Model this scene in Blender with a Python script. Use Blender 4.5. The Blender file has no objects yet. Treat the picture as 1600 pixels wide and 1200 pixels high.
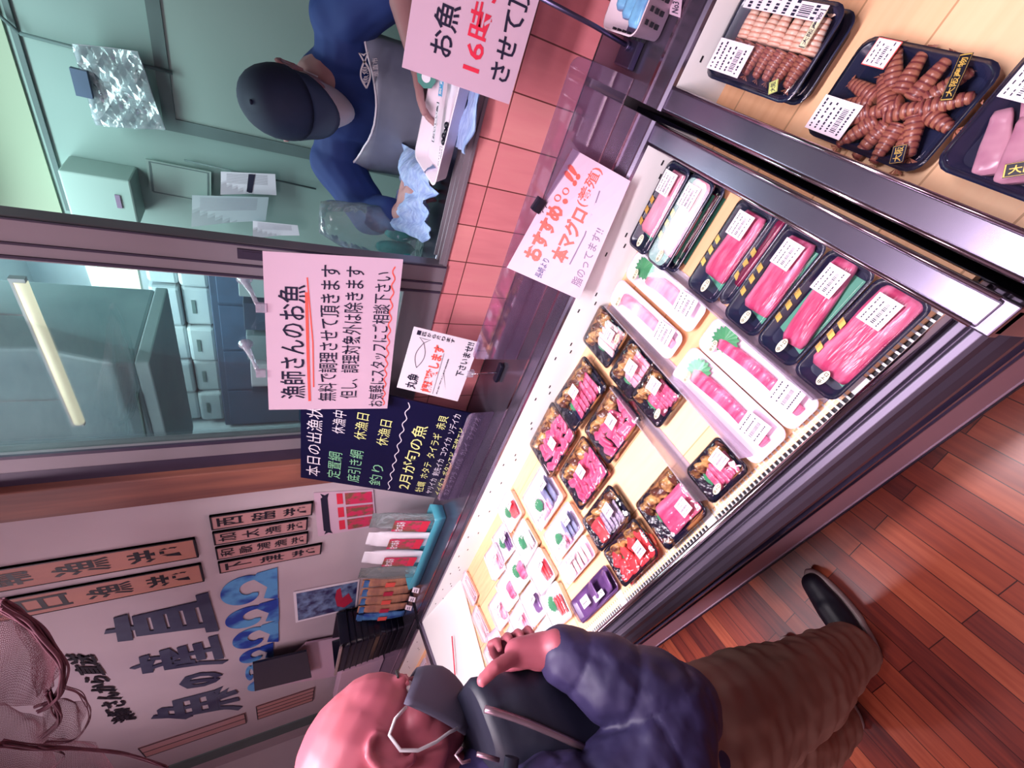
import bpy, bmesh, math, random
from math import sin, cos, pi, radians, sqrt, tan, atan2
from mathutils import Vector, Matrix, noise
random.seed(7)
C = bpy.context.scene.collection
# ------------------------------------------------------------------ camera
YAW, PITCH, ROLL, FPX, CH = -0.75936518, 0.50592332, 0.02528569, 680.6393, 1.5
_f = Vector((sin(YAW)*cos(PITCH), cos(YAW)*cos(PITCH), -sin(PITCH)))
_r = Vector((cos(YAW), -sin(YAW), 0)); _d = _f.cross(_r)
_r2 = _r*cos(ROLL)+_d*sin(ROLL); _d2 = -_r*sin(ROLL)+_d*cos(ROLL)
cam_data = bpy.data.cameras.new('camera'); cam = bpy.data.objects.new('camera', cam_data); C.objects.link(cam)
cam_data.sensor_width = 36; cam_data.lens = 36*FPX/1600; cam_data.clip_start = 0.02; cam_data.clip_end = 60
X, Y, Z = _d2, _r2, -_f
cam.matrix_world = Matrix(((X[0], Y[0], Z[0], 0), (X[1], Y[1], Z[1], 0), (X[2], Y[2], Z[2], CH), (0, 0, 0, 1)))
bpy.context.scene.camera = cam
CAM = Vector((0, 0, CH))
def ray(px, py):
    a = 1200-py-600; b = px-800
    return (_r2*a+_d2*b+_f*FPX).normalized()
TS = tan(radians(3.26))
def onz(p, z):
    v = ray(*p); return CAM+v*((z-CH)/v.z)
def ony(p, y):
    v = ray(*p); return CAM+v*(y/v.y)
def onx(p, x):
    v = ray(*p); return CAM+v*(x/v.x)
def bedz(y, o=0): return 0.70+TS*(y-0.3)+o
# ------------------------------------------------------------------ world, lights, exposure
sc = bpy.context.scene
sc.view_settings.view_transform = 'Standard'; sc.view_settings.look = 'None'
sc.view_settings.exposure = 0.0; sc.view_settings.gamma = 1; sc.view_settings.use_curve_mapping = False
w = bpy.data.worlds.new('world'); sc.world = w; w.use_nodes = True
w.node_tree.nodes['Background'].inputs[0].default_value = (0.55, 0.42, 0.6, 1)
w.node_tree.nodes['Background'].inputs[1].default_value = 0.10
def area(name, loc, size, col, power, target=None, spread=180):
    l = bpy.data.lights.new(name, 'AREA'); l.shape = 'RECTANGLE'; l.size, l.size_y = size
    l.color = col; l.energy = power; l.spread = radians(spread)
    o = bpy.data.objects.new(name, l); C.objects.link(o); o.location = loc
    d = (Vector(target)-Vector(loc)) if target else Vector((0, 0, -1))
    o.rotation_euler = d.to_track_quat('-Z', 'Y').to_euler()
    return o
area('case_lamp_light', (-0.30, 0.24, 2.05), (1.0, 0.10), (1.0, 0.88, 0.97), 13.5, (-0.30, 0.40, 0.7), 120)  # added lamp above the open case, kept out of view
area('case_lamp_left_light', (-0.75, 0.25, 2.88), (1.0, 0.15), (1.0, 0.90, 0.93), 14.5, (-1.45, 0.50, 0.7), 66)  # added unseen lamp, beam narrowed onto the left packs
area('shop_ceiling_light', (-0.9, -0.9, 2.88), (1.2, 0.3), (1.0, 0.68, 0.78), 20)
area('shop_ceiling_far_light', (-3.0, 0.0, 2.88), (1.2, 0.3), (1.0, 0.78, 0.88), 19)
area('shop_rear_light', (-0.6, -2.2, 2.88), (1.2, 0.3), (1.0, 0.80, 0.86), 15, (-0.8, -0.2, 0.6))  # added unseen lamp that brightens the kick plate
area('back_room_light', (-0.9, 1.75, 2.42), (1.2, 0.3), (0.74, 0.98, 0.98), 15)
area('back_room_deep_light', (-2.6, 3.6, 3.44), (1.4, 0.8), (0.86, 0.97, 1.0), 110)
area('store_front_light', (-2.0, 1.75, 3.44), (1.2, 0.3), (0.90, 0.97, 1.0), 34)  # added unseen lamp that lightens the hood
# ------------------------------------------------------------------ materials
def lin(c):
    c = c/255.0
    return c/12.92 if c <= 0.04045 else ((c+0.055)/1.055)**2.4
def rgb(r, g, b): return (lin(r), lin(g), lin(b), 1)
M = {}
def mat(name, col, rough=0.5, metal=0.0, col2=None, scale=8.0, detail=3.0, bump=0.0, bscale=None, stretch=None, spec=0.5, emit=0, sub=0, lo=0.35, hi=0.65, coat=0):
    m = bpy.data.materials.new(name); m.use_nodes = True; nt = m.node_tree; b = nt.nodes['Principled BSDF']
    b.inputs['Base Color'].default_value = rgb(*col); b.inputs['Roughness'].default_value = rough
    b.inputs['Metallic'].default_value = metal; b.inputs['Specular IOR Level'].default_value = spec
    b.inputs['Coat Weight'].default_value = coat
    tc = nt.nodes.new('ShaderNodeTexCoord'); mp = nt.nodes.new('ShaderNodeMapping')
    nt.links.new(tc.outputs['Object'], mp.inputs[0])
    if stretch: mp.inputs['Scale'].default_value = stretch
    if col2 is None: col2 = tuple(max(0, c*0.93) for c in col)
    n = nt.nodes.new('ShaderNodeTexNoise'); n.inputs['Scale'].default_value = scale; n.inputs['Detail'].default_value = detail
    nt.links.new(mp.outputs[0], n.inputs['Vector'])
    cr = nt.nodes.new('ShaderNodeValToRGB'); cr.color_ramp.elements[0].position = lo; cr.color_ramp.elements[1].position = hi
    cr.color_ramp.elements[0].color = rgb(*col); cr.color_ramp.elements[1].color = rgb(*col2)
    nt.links.new(n.outputs['Fac'], cr.inputs[0]); nt.links.new(cr.outputs[0], b.inputs['Base Color'])
    if emit:
        nt.links.new(cr.outputs[0], b.inputs['Emission Color']); b.inputs['Emission Strength'].default_value = emit
    if sub:
        b.inputs['Subsurface Weight'].default_value = sub; b.inputs['Subsurface Radius'].default_value = (0.01, 0.004, 0.003)
    if bump:
        n2 = nt.nodes.new('ShaderNodeTexNoise'); n2.inputs['Scale'].default_value = bscale or scale*2
        nt.links.new(mp.outputs[0], n2.inputs['Vector'])
        bp = nt.nodes.new('ShaderNodeBump'); bp.inputs['Strength'].default_value = bump; bp.inputs['Distance'].default_value = 0.01
        nt.links.new(n2.outputs['Fac'], bp.inputs['Height']); nt.links.new(bp.outputs[0], b.inputs['Normal'])
    M[name] = m; return m
def film(name, tint=(255, 255, 255), gloss=0.25, rough=0.05, bump=0.0, bscale=30.0, haze=0.0, hcol=(230, 225, 240)):
    m = bpy.data.materials.new(name); m.use_nodes = True; nt = m.node_tree; nt.nodes.remove(nt.nodes['Principled BSDF'])
    out = nt.nodes['Material Output']
    tr = nt.nodes.new('ShaderNodeBsdfTransparent'); tr.inputs[0].default_value = rgb(*tint)
    gl = nt.nodes.new('ShaderNodeBsdfGlossy'); gl.inputs['Roughness'].default_value = rough; gl.inputs[0].default_value = (1, 1, 1, 1)
    lw = nt.nodes.new('ShaderNodeLayerWeight'); lw.inputs[0].default_value = 0.35
    mu = nt.nodes.new('ShaderNodeMath'); mu.operation = 'MULTIPLY_ADD'; mu.inputs[1].default_value = gloss; mu.inputs[2].default_value = 0.03
    nt.links.new(lw.outputs['Fresnel'], mu.inputs[0])
    mx = nt.nodes.new('ShaderNodeMixShader'); nt.links.new(mu.outputs[0], mx.inputs[0])
    base = tr.outputs[0]
    if haze:
        df = nt.nodes.new('ShaderNodeBsdfDiffuse'); df.inputs[0].default_value = rgb(*hcol)
        m2 = nt.nodes.new('ShaderNodeMixShader'); m2.inputs[0].default_value = haze
        nt.links.new(base, m2.inputs[1]); nt.links.new(df.outputs[0], m2.inputs[2]); base = m2.outputs[0]
    nt.links.new(base, mx.inputs[1]); nt.links.new(gl.outputs[0], mx.inputs[2]); nt.links.new(mx.outputs[0], out.inputs[0])
    if bump:
        tc = nt.nodes.new('ShaderNodeTexCoord'); n = nt.nodes.new('ShaderNodeTexNoise'); n.inputs['Scale'].default_value = bscale
        nt.links.new(tc.outputs['Object'], n.inputs['Vector'])
        bp = nt.nodes.new('ShaderNodeBump'); bp.inputs['Strength'].default_value = bump; bp.inputs['Distance'].default_value = 0.01
        nt.links.new(n.outputs['Fac'], bp.inputs['Height']); nt.links.new(bp.outputs[0], gl.inputs['Normal']); nt.links.new(bp.outputs[0], lw.inputs['Normal'])
    M[name] = m; return m
def wood(name, cols, brick, rot=0, mortar=(60, 30, 25), msize=0.002, grain=(3, 40, 3), rough=0.35, axes='XY', glen=14, off=0.5, gmix=0.5):
    """planks from a brick texture; brick=(length,width)"""
    m = bpy.data.materials.new(name); m.use_nodes = True; nt = m.node_tree; b = nt.nodes['Principled BSDF']; b.inputs['Roughness'].default_value = rough
    tc = nt.nodes.new('ShaderNodeTexCoord'); mp = nt.nodes.new('ShaderNodeMapping'); mp.inputs['Rotation'].default_value = (0, 0, rot)
    src = tc.outputs['Object']
    if axes == 'XZ':
        sx = nt.nodes.new('ShaderNodeSeparateXYZ'); cx = nt.nodes.new('ShaderNodeCombineXYZ')
        nt.links.new(src, sx.inputs[0]); nt.links.new(sx.outputs[0], cx.inputs[0]); nt.links.new(sx.outputs[2], cx.inputs[1]); nt.links.new(sx.outputs[1], cx.inputs[2]); src = cx.outputs[0]
    nt.links.new(src, mp.inputs[0])
    br = nt.nodes.new('ShaderNodeTexBrick'); br.inputs['Scale'].default_value = 1; br.inputs['Brick Width'].default_value = brick[0]; br.inputs['Row Height'].default_value = brick[1]
    br.inputs['Mortar Size'].default_value = msize; br.inputs['Mortar'].default_value = rgb(*mortar); br.offset = off
    br.inputs['Color1'].default_value = (0, 0, 0, 1); br.inputs['Color2'].default_value = (1, 1, 1, 1); br.inputs['Bias'].default_value = 0
    nt.links.new(mp.outputs[0], br.inputs['Vector'])
    m2 = nt.nodes.new('ShaderNodeMapping'); m2.inputs['Scale'].default_value = grain; nt.links.new(mp.outputs[0], m2.inputs[0])
    n = nt.nodes.new('ShaderNodeTexNoise'); n.inputs['Scale'].default_value = glen; n.inputs['Detail'].default_value = 4; nt.links.new(m2.outputs[0], n.inputs['Vector'])
    mx = nt.nodes.new('ShaderNodeMix'); mx.data_type = 'FLOAT'; mx.inputs[0].default_value = gmix
    bw = nt.nodes.new('ShaderNodeRGBToBW'); nt.links.new(br.outputs['Color'], bw.inputs[0])
    nt.links.new(bw.outputs[0], mx.inputs[2]); nt.links.new(n.outputs['Fac'], mx.inputs[3])
    cr = nt.nodes.new('ShaderNodeValToRGB'); el = cr.color_ramp.elements; el[0].position = 0.2; el[1].position = 0.8
    el[0].color = rgb(*cols[0]); el[1].color = rgb(*cols[-1])
    for i, c in enumerate(cols[1:-1]):
        e = el.new(0.2+0.6*(i+1)/(len(cols)-1)); e.color = rgb(*c)
    nt.links.new(mx.outputs[0], cr.inputs[0])
    m3 = nt.nodes.new('ShaderNodeMix'); m3.data_type = 'RGBA'; nt.links.new(br.outputs['Fac'], m3.inputs[0]); nt.links.new(cr.outputs[0], m3.inputs[6]); m3.inputs[7].default_value = rgb(*mortar)
    nt.links.new(m3.outputs[2], b.inputs['Base Color']); M[name] = m; return m
wood('floor_wood', [(84, 34, 34), (124, 54, 44), (150, 70, 50), (178, 94, 66)], (0.50, 0.058), rot=radians(80), mortar=(50, 18, 18), msize=0.0012, grain=(1.2, 14, 1), rough=0.28, glen=5)
wood('bed_wood', [(232, 172, 128), (246, 194, 150), (248, 206, 164)], (3.0, 0.118), mortar=(200, 150, 110), msize=0.0015, grain=(2, 22, 1), rough=0.5, glen=4)
wood('wainscot_wood', [(226, 132, 138), (238, 146, 150), (242, 158, 156)], (0.5, 0.108), rot=radians(90), axes='XZ', mortar=(110, 55, 50), msize=0.0016, grain=(2, 14, 1), rough=0.55, glen=4, off=0)
mat('wall_white', (196, 182, 190), 0.7, col2=(186, 172, 182), scale=2)
mat('mint_wall', (146, 172, 166), 0.6, col2=(136, 162, 158), scale=1.5)
mat('mint_panel', (150, 172, 166), 0.5, col2=(142, 166, 160), scale=1)
mat('store_pale', (196, 206, 212), 0.7, col2=(184, 196, 204), scale=1)
mat('mint_cream', (168, 186, 160), 0.6, scale=1)
mat('trim_grey', (96, 116, 116), 0.6)
mat('frame_alu', (146, 136, 146), 0.42, 0.30, scale=2)
mat('frame_dark', (66, 56, 78), 0.4, 0.3)
mat('post_wood', (146, 90, 76), 0.55, col2=(104, 62, 60), scale=3, stretch=(6, 6, 0.6))
mat('steel', (136, 126, 146), 0.26, 0.9, col2=(118, 110, 132), scale=6)
mat('steel_dark', (96, 88, 120), 0.32, 0.85, col2=(76, 70, 102), scale=5)
mat('steel_front', (108, 98, 116), 0.40, 0.75, col2=(94, 86, 106), scale=4, stretch=(0.3, 8, 8))
mat('chrome', (214, 198, 210), 0.14, 1.0)
mat('case_white', (238, 236, 236), 0.35, col2=(232, 230, 232), scale=2)
mat('case_black', (26, 24, 52), 0.45, col2=(34, 30, 62), scale=3)
mat('case_kick', (206, 184, 206), 0.5, 0.1, col2=(196, 174, 198), scale=2)
mat('dark_gap', (18, 14, 26), 0.6)
mat('grille_white', (216, 216, 222), 0.4)
mat('slot_dark', (24, 22, 34), 0.6)
mat('ceiling_white', (210, 200, 206), 0.8)
mat('paper', (208, 178, 198), 0.6, col2=(202, 172, 194), scale=2)
mat('paper_white', (232, 226, 236), 0.6, col2=(226, 220, 232), scale=3)
mat('ink_navy', (22, 20, 52), 0.6); mat('ink_red', (226, 44, 76), 0.6); mat('ink_coral', (240, 92, 82), 0.6)
mat('ink_grey', (128, 108, 136), 0.6); mat('ink_black', (30, 26, 40), 0.5); mat('ink_blue', (34, 48, 110), 0.5)
mat('chalk_yellow', (214, 216, 140), 0.8); mat('chalk_green', (120, 180, 140), 0.8); mat('chalk_white', (214, 204, 216), 0.8)
mat('board_navy', (14, 14, 44), 0.16, col2=(20, 20, 54), scale=2)
mat('plaque_pink', (184, 142, 146), 0.6, col2=(188, 134, 130), scale=5, stretch=(1, 1, 0.4)); mat('plaque_orange', (196, 138, 118), 0.6, col2=(180, 124, 122), scale=5, stretch=(1, 1, 0.4))
mat('wave_blue', (32, 64, 160), 0.5, col2=(90, 160, 214), scale=7, lo=0.42, hi=0.58); mat('slate_ink', (52, 54, 84), 0.5, col2=(76, 82, 106), scale=6)
mat('tray_black', (24, 26, 52), 0.22, col2=(34, 40, 70), scale=6)
mat('tray_gold', (18, 18, 40), 0.22, col2=(158, 106, 64), scale=13, detail=2.5, lo=0.54, hi=0.64, stretch=(1, 1.6, 3), bump=0.5, bscale=30)
mat('kelp_gold', (92, 50, 40), 0.25, col2=(204, 156, 96), scale=30, detail=3, lo=0.46, hi=0.62, bump=0.6, bscale=40, stretch=(1, 2, 1))
mat('tray_foam', (240, 224, 236), 0.45, col2=(236, 218, 232), scale=10)
mat('tray_clear', (226, 232, 234), 0.3)
mat('tuna', (200, 66, 112), 0.26, col2=(228, 128, 164), scale=10, stretch=(1.2, 7, 6), detail=6, sub=0.1, bump=0.3, bscale=16, lo=0.42, hi=0.66)
mat('tuna_pale', (240, 140, 166), 0.28, col2=(250, 182, 200), scale=9, stretch=(1.2, 5, 5), detail=5, sub=0.1, bump=0.25, bscale=14, lo=0.4, hi=0.62)
mat('tuna_deep', (190, 38, 88), 0.26, col2=(214, 70, 116), scale=9, stretch=(1.2, 5, 5), detail=5, sub=0.1, bump=0.25, bscale=14)
mat('tuna_dark', (120, 14, 60), 0.26, col2=(150, 30, 78), scale=9, bump=0.2)
mat('red_fish', (226, 52, 66), 0.22, col2=(240, 96, 100), scale=14, bump=0.3, bscale=30)
mat('grey_fish', (146, 130, 160), 0.3, col2=(192, 180, 202), scale=16, stretch=(1, 8, 1))
mat('blue_fish', (86, 92, 136), 0.3, col2=(140, 146, 180), scale=20)
mat('purple_fish', (92, 58, 112), 0.3, col2=(120, 84, 140), scale=14)
mat('white_fish', (242, 226, 226), 0.3, col2=(246, 200, 206), scale=14)
mat('squid', (176, 118, 142), 0.25, col2=(226, 176, 190), scale=16, bump=0.3)
mat('shrimp', (150, 84, 76), 0.3, col2=(190, 128, 98), scale=24, bump=0.2); mat('shrimp_band', (112, 52, 58), 0.3, col2=(140, 70, 64), scale=24)
mat('shrimp_pale', (238, 196, 172), 0.3, col2=(244, 214, 196), scale=24, bump=0.2); mat('shrimp_pale_band', (222, 150, 126), 0.3, scale=24)
mat('leaf', (44, 120, 84), 0.45, col2=(70, 150, 96), scale=16, bump=0.2); mat('baran', (84, 160, 134), 0.4, col2=(70, 146, 122), scale=6)
mat('daikon', (246, 244, 244), 0.5, col2=(226, 228, 232), scale=40)
mat('wasabi', (170, 210, 110), 0.5)
mat('label', (244, 226, 238), 0.45, col2=(238, 220, 234), scale=3)
mat('label_print', (240, 224, 236), 0.5, col2=(70, 60, 92), scale=200, detail=1, lo=0.56, hi=0.6, stretch=(1, 0.6, 1))
mat('label_green', (34, 128, 116), 0.5); mat('label_blue', (46, 152, 206), 0.5); mat('label_yellow', (214, 222, 132), 0.5)
mat('gold_ink', (226, 186, 92), 0.35, 0.3); mat('label_cream', (240, 232, 196), 0.5)
mat('skin_pink', (176, 92, 104), 0.5, col2=(156, 76, 92), scale=9, sub=0.08); mat('skin_cool', (172, 128, 128), 0.5, col2=(160, 116, 118), scale=9)
mat('jacket_navy', (44, 34, 76), 0.60, col2=(30, 24, 60), scale=5, bump=0.5, bscale=22); mat('bag_black', (12, 12, 30), 0.55, col2=(18, 18, 40), scale=5, bump=0.2, bscale=20)
mat('zip_metal', (150, 120, 134), 0.35, 0.7); mat('pants_taupe', (150, 112, 98), 0.8, col2=(134, 98, 86), scale=4, bump=0.3, bscale=12)
mat('shoe_black', (10, 12, 32), 0.5); mat('sole_grey', (170, 150, 150), 0.6); mat('mask_grey', (84, 78, 98), 0.8, col2=(76, 70, 90), scale=6)
mat('mask_white', (202, 196, 202), 0.7); mat('stubble', (84, 60, 74), 0.7); mat('eye_white', (214, 196, 200), 0.3); mat('eye_dark', (22, 14, 24), 0.2)
mat('shirt_blue', (26, 54, 120), 0.8, col2=(18, 40, 98), scale=3, bump=0.4, bscale=9); mat('cap_navy', (8, 18, 46), 0.8, col2=(14, 34, 66), scale=4); mat('hair_dark', (30, 22, 26), 0.6)
mat('apron_grey', (142, 150, 166), 0.35, col2=(112, 118, 140), scale=5, bump=0.3, bscale=12)
mat('towel_blue', (168, 190, 226), 0.8, col2=(140, 160, 208), scale=40, stretch=(1, 3, 1), bump=0.5, bscale=45)
mat('cyan_bag', (24, 176, 172), 0.35, col2=(16, 140, 146), scale=12, bump=0.4); mat('cyan_tray', (76, 160, 180), 0.35)
mat('basket_white', (228, 204, 216), 0.45); mat('ice_blue', (120, 180, 220), 0.3, col2=(60, 80, 150), scale=22)
mat('snack_red', (212, 50, 96), 0.4, col2=(126, 92, 72), scale=26, lo=0.45, hi=0.6); mat('snack_brown', (150, 104, 92), 0.3, col2=(196, 140, 110), scale=12, stretch=(1, 1, 3)); mat('snack_blue', (40, 70, 150), 0.35, col2=(90, 150, 200), scale=20)
mat('photo_blue', (120, 150, 190), 0.3, col2=(44, 40, 92), scale=16, detail=4, stretch=(1, 1, 1.6)); mat('photo_red', (196, 44, 78), 0.4)
mat('black_plastic', (12, 14, 34), 0.3); mat('tablet', (24, 28, 50), 0.12); mat('clip_black', (14, 14, 36), 0.4, 0.3)
mat('net_thread', (120, 70, 84), 0.8); mat('net_rope', (104, 56, 72), 0.85, col2=(84, 42, 58), scale=20)
mat('machine_grey', (170, 182, 188), 0.45, col2=(134, 150, 158), scale=1.5); mat('box_grey', (176, 186, 190), 0.6, col2=(160, 172, 180), scale=3); mat('shelf_blue', (70, 86, 110), 0.5)
mat('hole_blue', (74, 92, 120), 0.5); mat('bumpers', (120, 104, 136), 0.4)
mat('tube_glow', (255, 232, 205), 0.5, col2=(255, 232, 205), emit=1.1); mat('window_glow', (240, 244, 226), 0.5, col2=(232, 240, 220), emit=0.8); mat('window_glow_bright', (250, 255, 252), 0.5, col2=(250, 255, 252), emit=1.0); mat('lamp_glow', (255, 236, 240), 0.5, col2=(255, 236, 240), emit=2)
film('glass', (236, 248, 246), 0.6, 0.01); film('acrylic', (238, 230, 242), 0.5, 0.05, haze=0.16, hcol=(130, 112, 146)); film('lid', (250, 250, 252), 0.55, 0.06)
film('cling', (250, 250, 252), 0.75, 0.10, bump=0.9, bscale=26); film('bag_film', (236, 246, 246), 0.8, 0.15, bump=1.0, bscale=22, haze=0.16, hcol=(210, 226, 226)); film('clear_plastic', (236, 230, 240), 0.6, 0.1, haze=0.25)
film('apron_film', (190, 196, 210), 0.7, 0.15, bump=0.8, bscale=12, haze=0.45, hcol=(140, 146, 166))
# ------------------------------------------------------------------ mesh helpers
class MB:
    def __init__(s): s.v = []; s.f = []; s.sm = []
    def add(s, vs, fs, smooth=False):
        o = len(s.v); s.v += [tuple(v) for v in vs]; s.f += [tuple(i+o for i in f) for f in fs]; s.sm += [smooth]*len(fs); return s
    def box(s, a, b, mtx=None):
        x0, y0, z0 = a; x1, y1, z1 = b
        vs = [Vector(p) for p in ((x0,y0,z0),(x1,y0,z0),(x1,y1,z0),(x0,y1,z0),(x0,y0,z1),(x1,y0,z1),(x1,y1,z1),(x0,y1,z1))]
        if mtx: vs = [mtx @ v for v in vs]
        return s.add(vs, [(0,3,2,1),(4,5,6,7),(0,1,5,4),(1,2,6,5),(2,3,7,6),(3,0,4,7)])
    def loft(s, loops, cap0=True, cap1=True, smooth=True, closed=True):
        n = len(loops[0]); vs = [p for l in loops for p in l]; fs = []
        for k in range(len(loops)-1):
            for i in range(n if closed else n-1):
                j = (i+1) % n; fs.append((k*n+i, k*n+j, (k+1)*n+j, (k+1)*n+i))
        s.add(vs, fs, smooth)
        o = len(s.v)-len(vs)
        if cap0: s.f.append(tuple(o+i for i in reversed(range(n)))); s.sm.append(False)
        if cap1: s.f.append(tuple(o+(len(loops)-1)*n+i for i in range(n))); s.sm.append(False)
        return s
    def tube(s, pts, r, n=8, caps=True):
        pts = [Vector(p) for p in pts]; rs = r if isinstance(r, (list, tuple)) else [r]*len(pts); loops = []
        up = None
        for i, p in enumerate(pts):
            t = (pts[min(i+1, len(pts)-1)]-pts[max(i-1, 0)]).normalized()
            if up is None: up = Vector((0, 0, 1)) if abs(t.z) < 0.9 else Vector((1, 0, 0))
            a = t.cross(up).normalized(); b = a.cross(t).normalized(); up = b
            loops.append([p+(a*cos(2*pi*k/n)+b*sin(2*pi*k/n))*rs[i] for k in range(n)])
        return s.loft(loops, caps, caps)
    def ell(s, c, r, mtx=None, nu=16, nv=10, noise_amp=0, nsc=10):
        loops = []; c = Vector(c)
        for k in range(1, nv):
            th = pi*k/nv
            loops.append([Vector((r[0]*sin(th)*cos(2*pi*i/nu), r[1]*sin(th)*sin(2*pi*i/nu), -r[2]*cos(th))) for i in range(nu)])
        if noise_amp:
            loops = [[p*(1+noise_amp*noise.noise((p+c)*nsc)) for p in l] for l in loops]
        top = Vector((0, 0, r[2])); bot = Vector((0, 0, -r[2]))
        if mtx: loops = [[mtx @ p for p in l] for l in loops]; top = mtx @ top; bot = mtx @ bot
        loops = [[c+p for p in l] for l in loops]
        s.loft(loops, False, False); n = nu; o = len(s.v)-n*(nv-1)
        s.v += [tuple(c+bot), tuple(c+top)]; b = len(s.v)-2
        for i in range(n):
            s.f.append((o+(i+1) % n, o+i, b)); s.sm.append(True)
            q = o+(nv-2)*n; s.f.append((q+i, q+(i+1) % n, b+1)); s.sm.append(True)
        return s
    def prism(s, poly, a, b, plane='yz'):
        """poly of 2D points extruded from a to b along the remaining axis"""
        mk = {'yz': lambda p, t: (t, p[0], p[1]), 'xy': lambda p, t: (p[0], p[1], t), 'xz': lambda p, t: (p[0], t, p[1])}[plane]
        return s.loft([[mk(p, a) for p in poly], [mk(p, b) for p in poly]], True, True, False)
    def build(s, name, m=None, parent=None, label=None, bevel=0, solid=0, fixn=True, loc=None, subs=0):
        me = bpy.data.meshes.new(name); me.from_pydata(s.v, [], s.f)
        for p, q in zip(me.polygons, s.sm): p.use_smooth = q
        if fixn:
            bm = bmesh.new(); bm.from_mesh(me); bmesh.ops.recalc_face_normals(bm, faces=bm.faces); bm.to_mesh(me); bm.free()
        o = bpy.data.objects.new(name, me); C.objects.link(o)
        if m: me.materials.append(M[m] if isinstance(m, str) else m)
        if bevel:
            md = o.modifiers.new('bevel', 'BEVEL'); md.width = bevel; md.segments = 2; md.limit_method = 'ANGLE'
        if solid:
            md = o.modifiers.new('solid', 'SOLIDIFY'); md.thickness = solid; md.offset = 0
        if subs:
            md = o.modifiers.new('sub', 'SUBSURF'); md.levels = subs; md.render_levels = subs
        if parent: o.parent = parent
        if label: o['label'] = label
        if loc: o.location = loc
        return o
def tag(o, label=None, cat=None, group=None, kind=None):
    if label: o['label'] = label
    if cat: o['category'] = cat
    if group: o['group'] = group
    if kind: o['kind'] = kind
    return o
def thing(name, label, cat, group=None, loc=(0, 0, 0), rz=0, rx=0, ry=0):
    o = bpy.data.objects.new(name, None); C.objects.link(o); o.empty_display_size = 0.05
    o.location = loc; o.rotation_euler = (rx, ry, rz); return tag(o, label, cat, group)
def struct(mb, name, m, parent=None, **k):
    o = mb.build(name, m, parent, **k)
    if not parent: o['kind'] = 'structure'
    return o
def copy_tree(o, parent=None):
    c = o.copy(); C.objects.link(c); c.parent = parent
    for ch in list(o.children): copy_tree(ch, c)
    return c
def rrect(sx, sy, r, z, cx=0, cy=0, n=5):
    pts = []
    for qx, qy, a0 in ((1, 1, 0), (-1, 1, 90), (-1, -1, 180), (1, -1, 270)):
        for k in range(n):
            a = radians(a0+90*k/(n-1))
            pts.append(Vector((cx+qx*(sx/2-r)+r*cos(a), cy+qy*(sy/2-r)+r*sin(a), z)))
    return pts
def bil(c, u, v, off=0):
    TL, TR, BR, BL = [Vector(p) for p in c]
    n = (BL-TL).cross(TR-TL).normalized()
    return TL*(1-u)*(1-v)+TR*u*(1-v)+BR*u*v+BL*(1-u)*v+n*off
def sheet(c, th=0.001, nu=6, nv=6, off=0, curl=None):
    mb = MB(); vs = []
    for s in (th/2, -th/2):
        for j in range(nv+1):
            for i in range(nu+1):
                u, v = i/nu, j/nv
                vs.append(bil(c, u, v, off+s+(curl(u, v) if curl else 0)))
    N = (nu+1)*(nv+1); fs = []
    for j in range(nv):
        for i in range(nu):
            a = j*(nu+1)+i; q = (a, a+1, a+nu+2, a+nu+1); fs.append(q); fs.append(tuple(N+x for x in reversed(q)))
    edge = [i for i in range(nu+1)]+[j*(nu+1)+nu for j in range(1, nv+1)]+[nv*(nu+1)+i for i in range(nu-1, -1, -1)]+[j*(nu+1) for j in range(nv-1, 0, -1)]
    for k in range(len(edge)):
        a, b = edge[k], edge[(k+1) % len(edge)]; fs.append((b, a, N+a, N+b))
    return mb.add(vs, fs, False)
_tc = {}
def glyphs(txt, bold=0.0, shear=0.0):
    key = (txt, bold, shear)
    if key not in _tc:
        cu = bpy.data.curves.new('txt', 'FONT'); cu.body = txt; cu.offset = bold; cu.shear = shear; cu.resolution_u = 2
        o = bpy.data.objects.new('txt', cu); C.objects.link(o)
        me = bpy.data.meshes.new_from_object(o.evaluated_get(bpy.context.evaluated_depsgraph_get()))
        vs = [v.co.copy() for v in me.vertices]; fs = [tuple(p.vertices) for p in me.polygons]
        bpy.data.objects.remove(o); bpy.data.curves.remove(cu); bpy.data.meshes.remove(me)
        x0 = min(v.x for v in vs); x1 = max(v.x for v in vs); y0 = min(v.y for v in vs); y1 = max(v.y for v in vs)
        _tc[key] = ([((v.x-x0)/(x1-x0), (y1-v.y)/(y1-y0)) for v in vs], fs)
    return _tc[key]
def letter(mb, c, txt, box, bold=0.0, shear=0.0, off=0.0015, slope=0, curl=None):
    """box = u0,v0,u1,v1 fractions of the sheet with corners c"""
    vs, fs = glyphs(txt, bold, shear); u0, v0, u1, v1 = box; out = []
    for a, b in vs:
        u = u0+(u1-u0)*a; v = v0+(v1-v0)*b+slope*(a-0.5)
        out.append(bil(c, u, v, off+(curl(u, v) if curl else 0)))
    mb.add(out, fs)
def column(mb, c, chars, box, **k):
    u0, v0, u1, v1 = box; n = len(chars)
    for i, ch in enumerate(chars):
        a = v0+(v1-v0)*i/n; letter(mb, c, ch, (u0, a+0.12*(v1-v0)/n, u1, a+0.88*(v1-v0)/n), **k)
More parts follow.
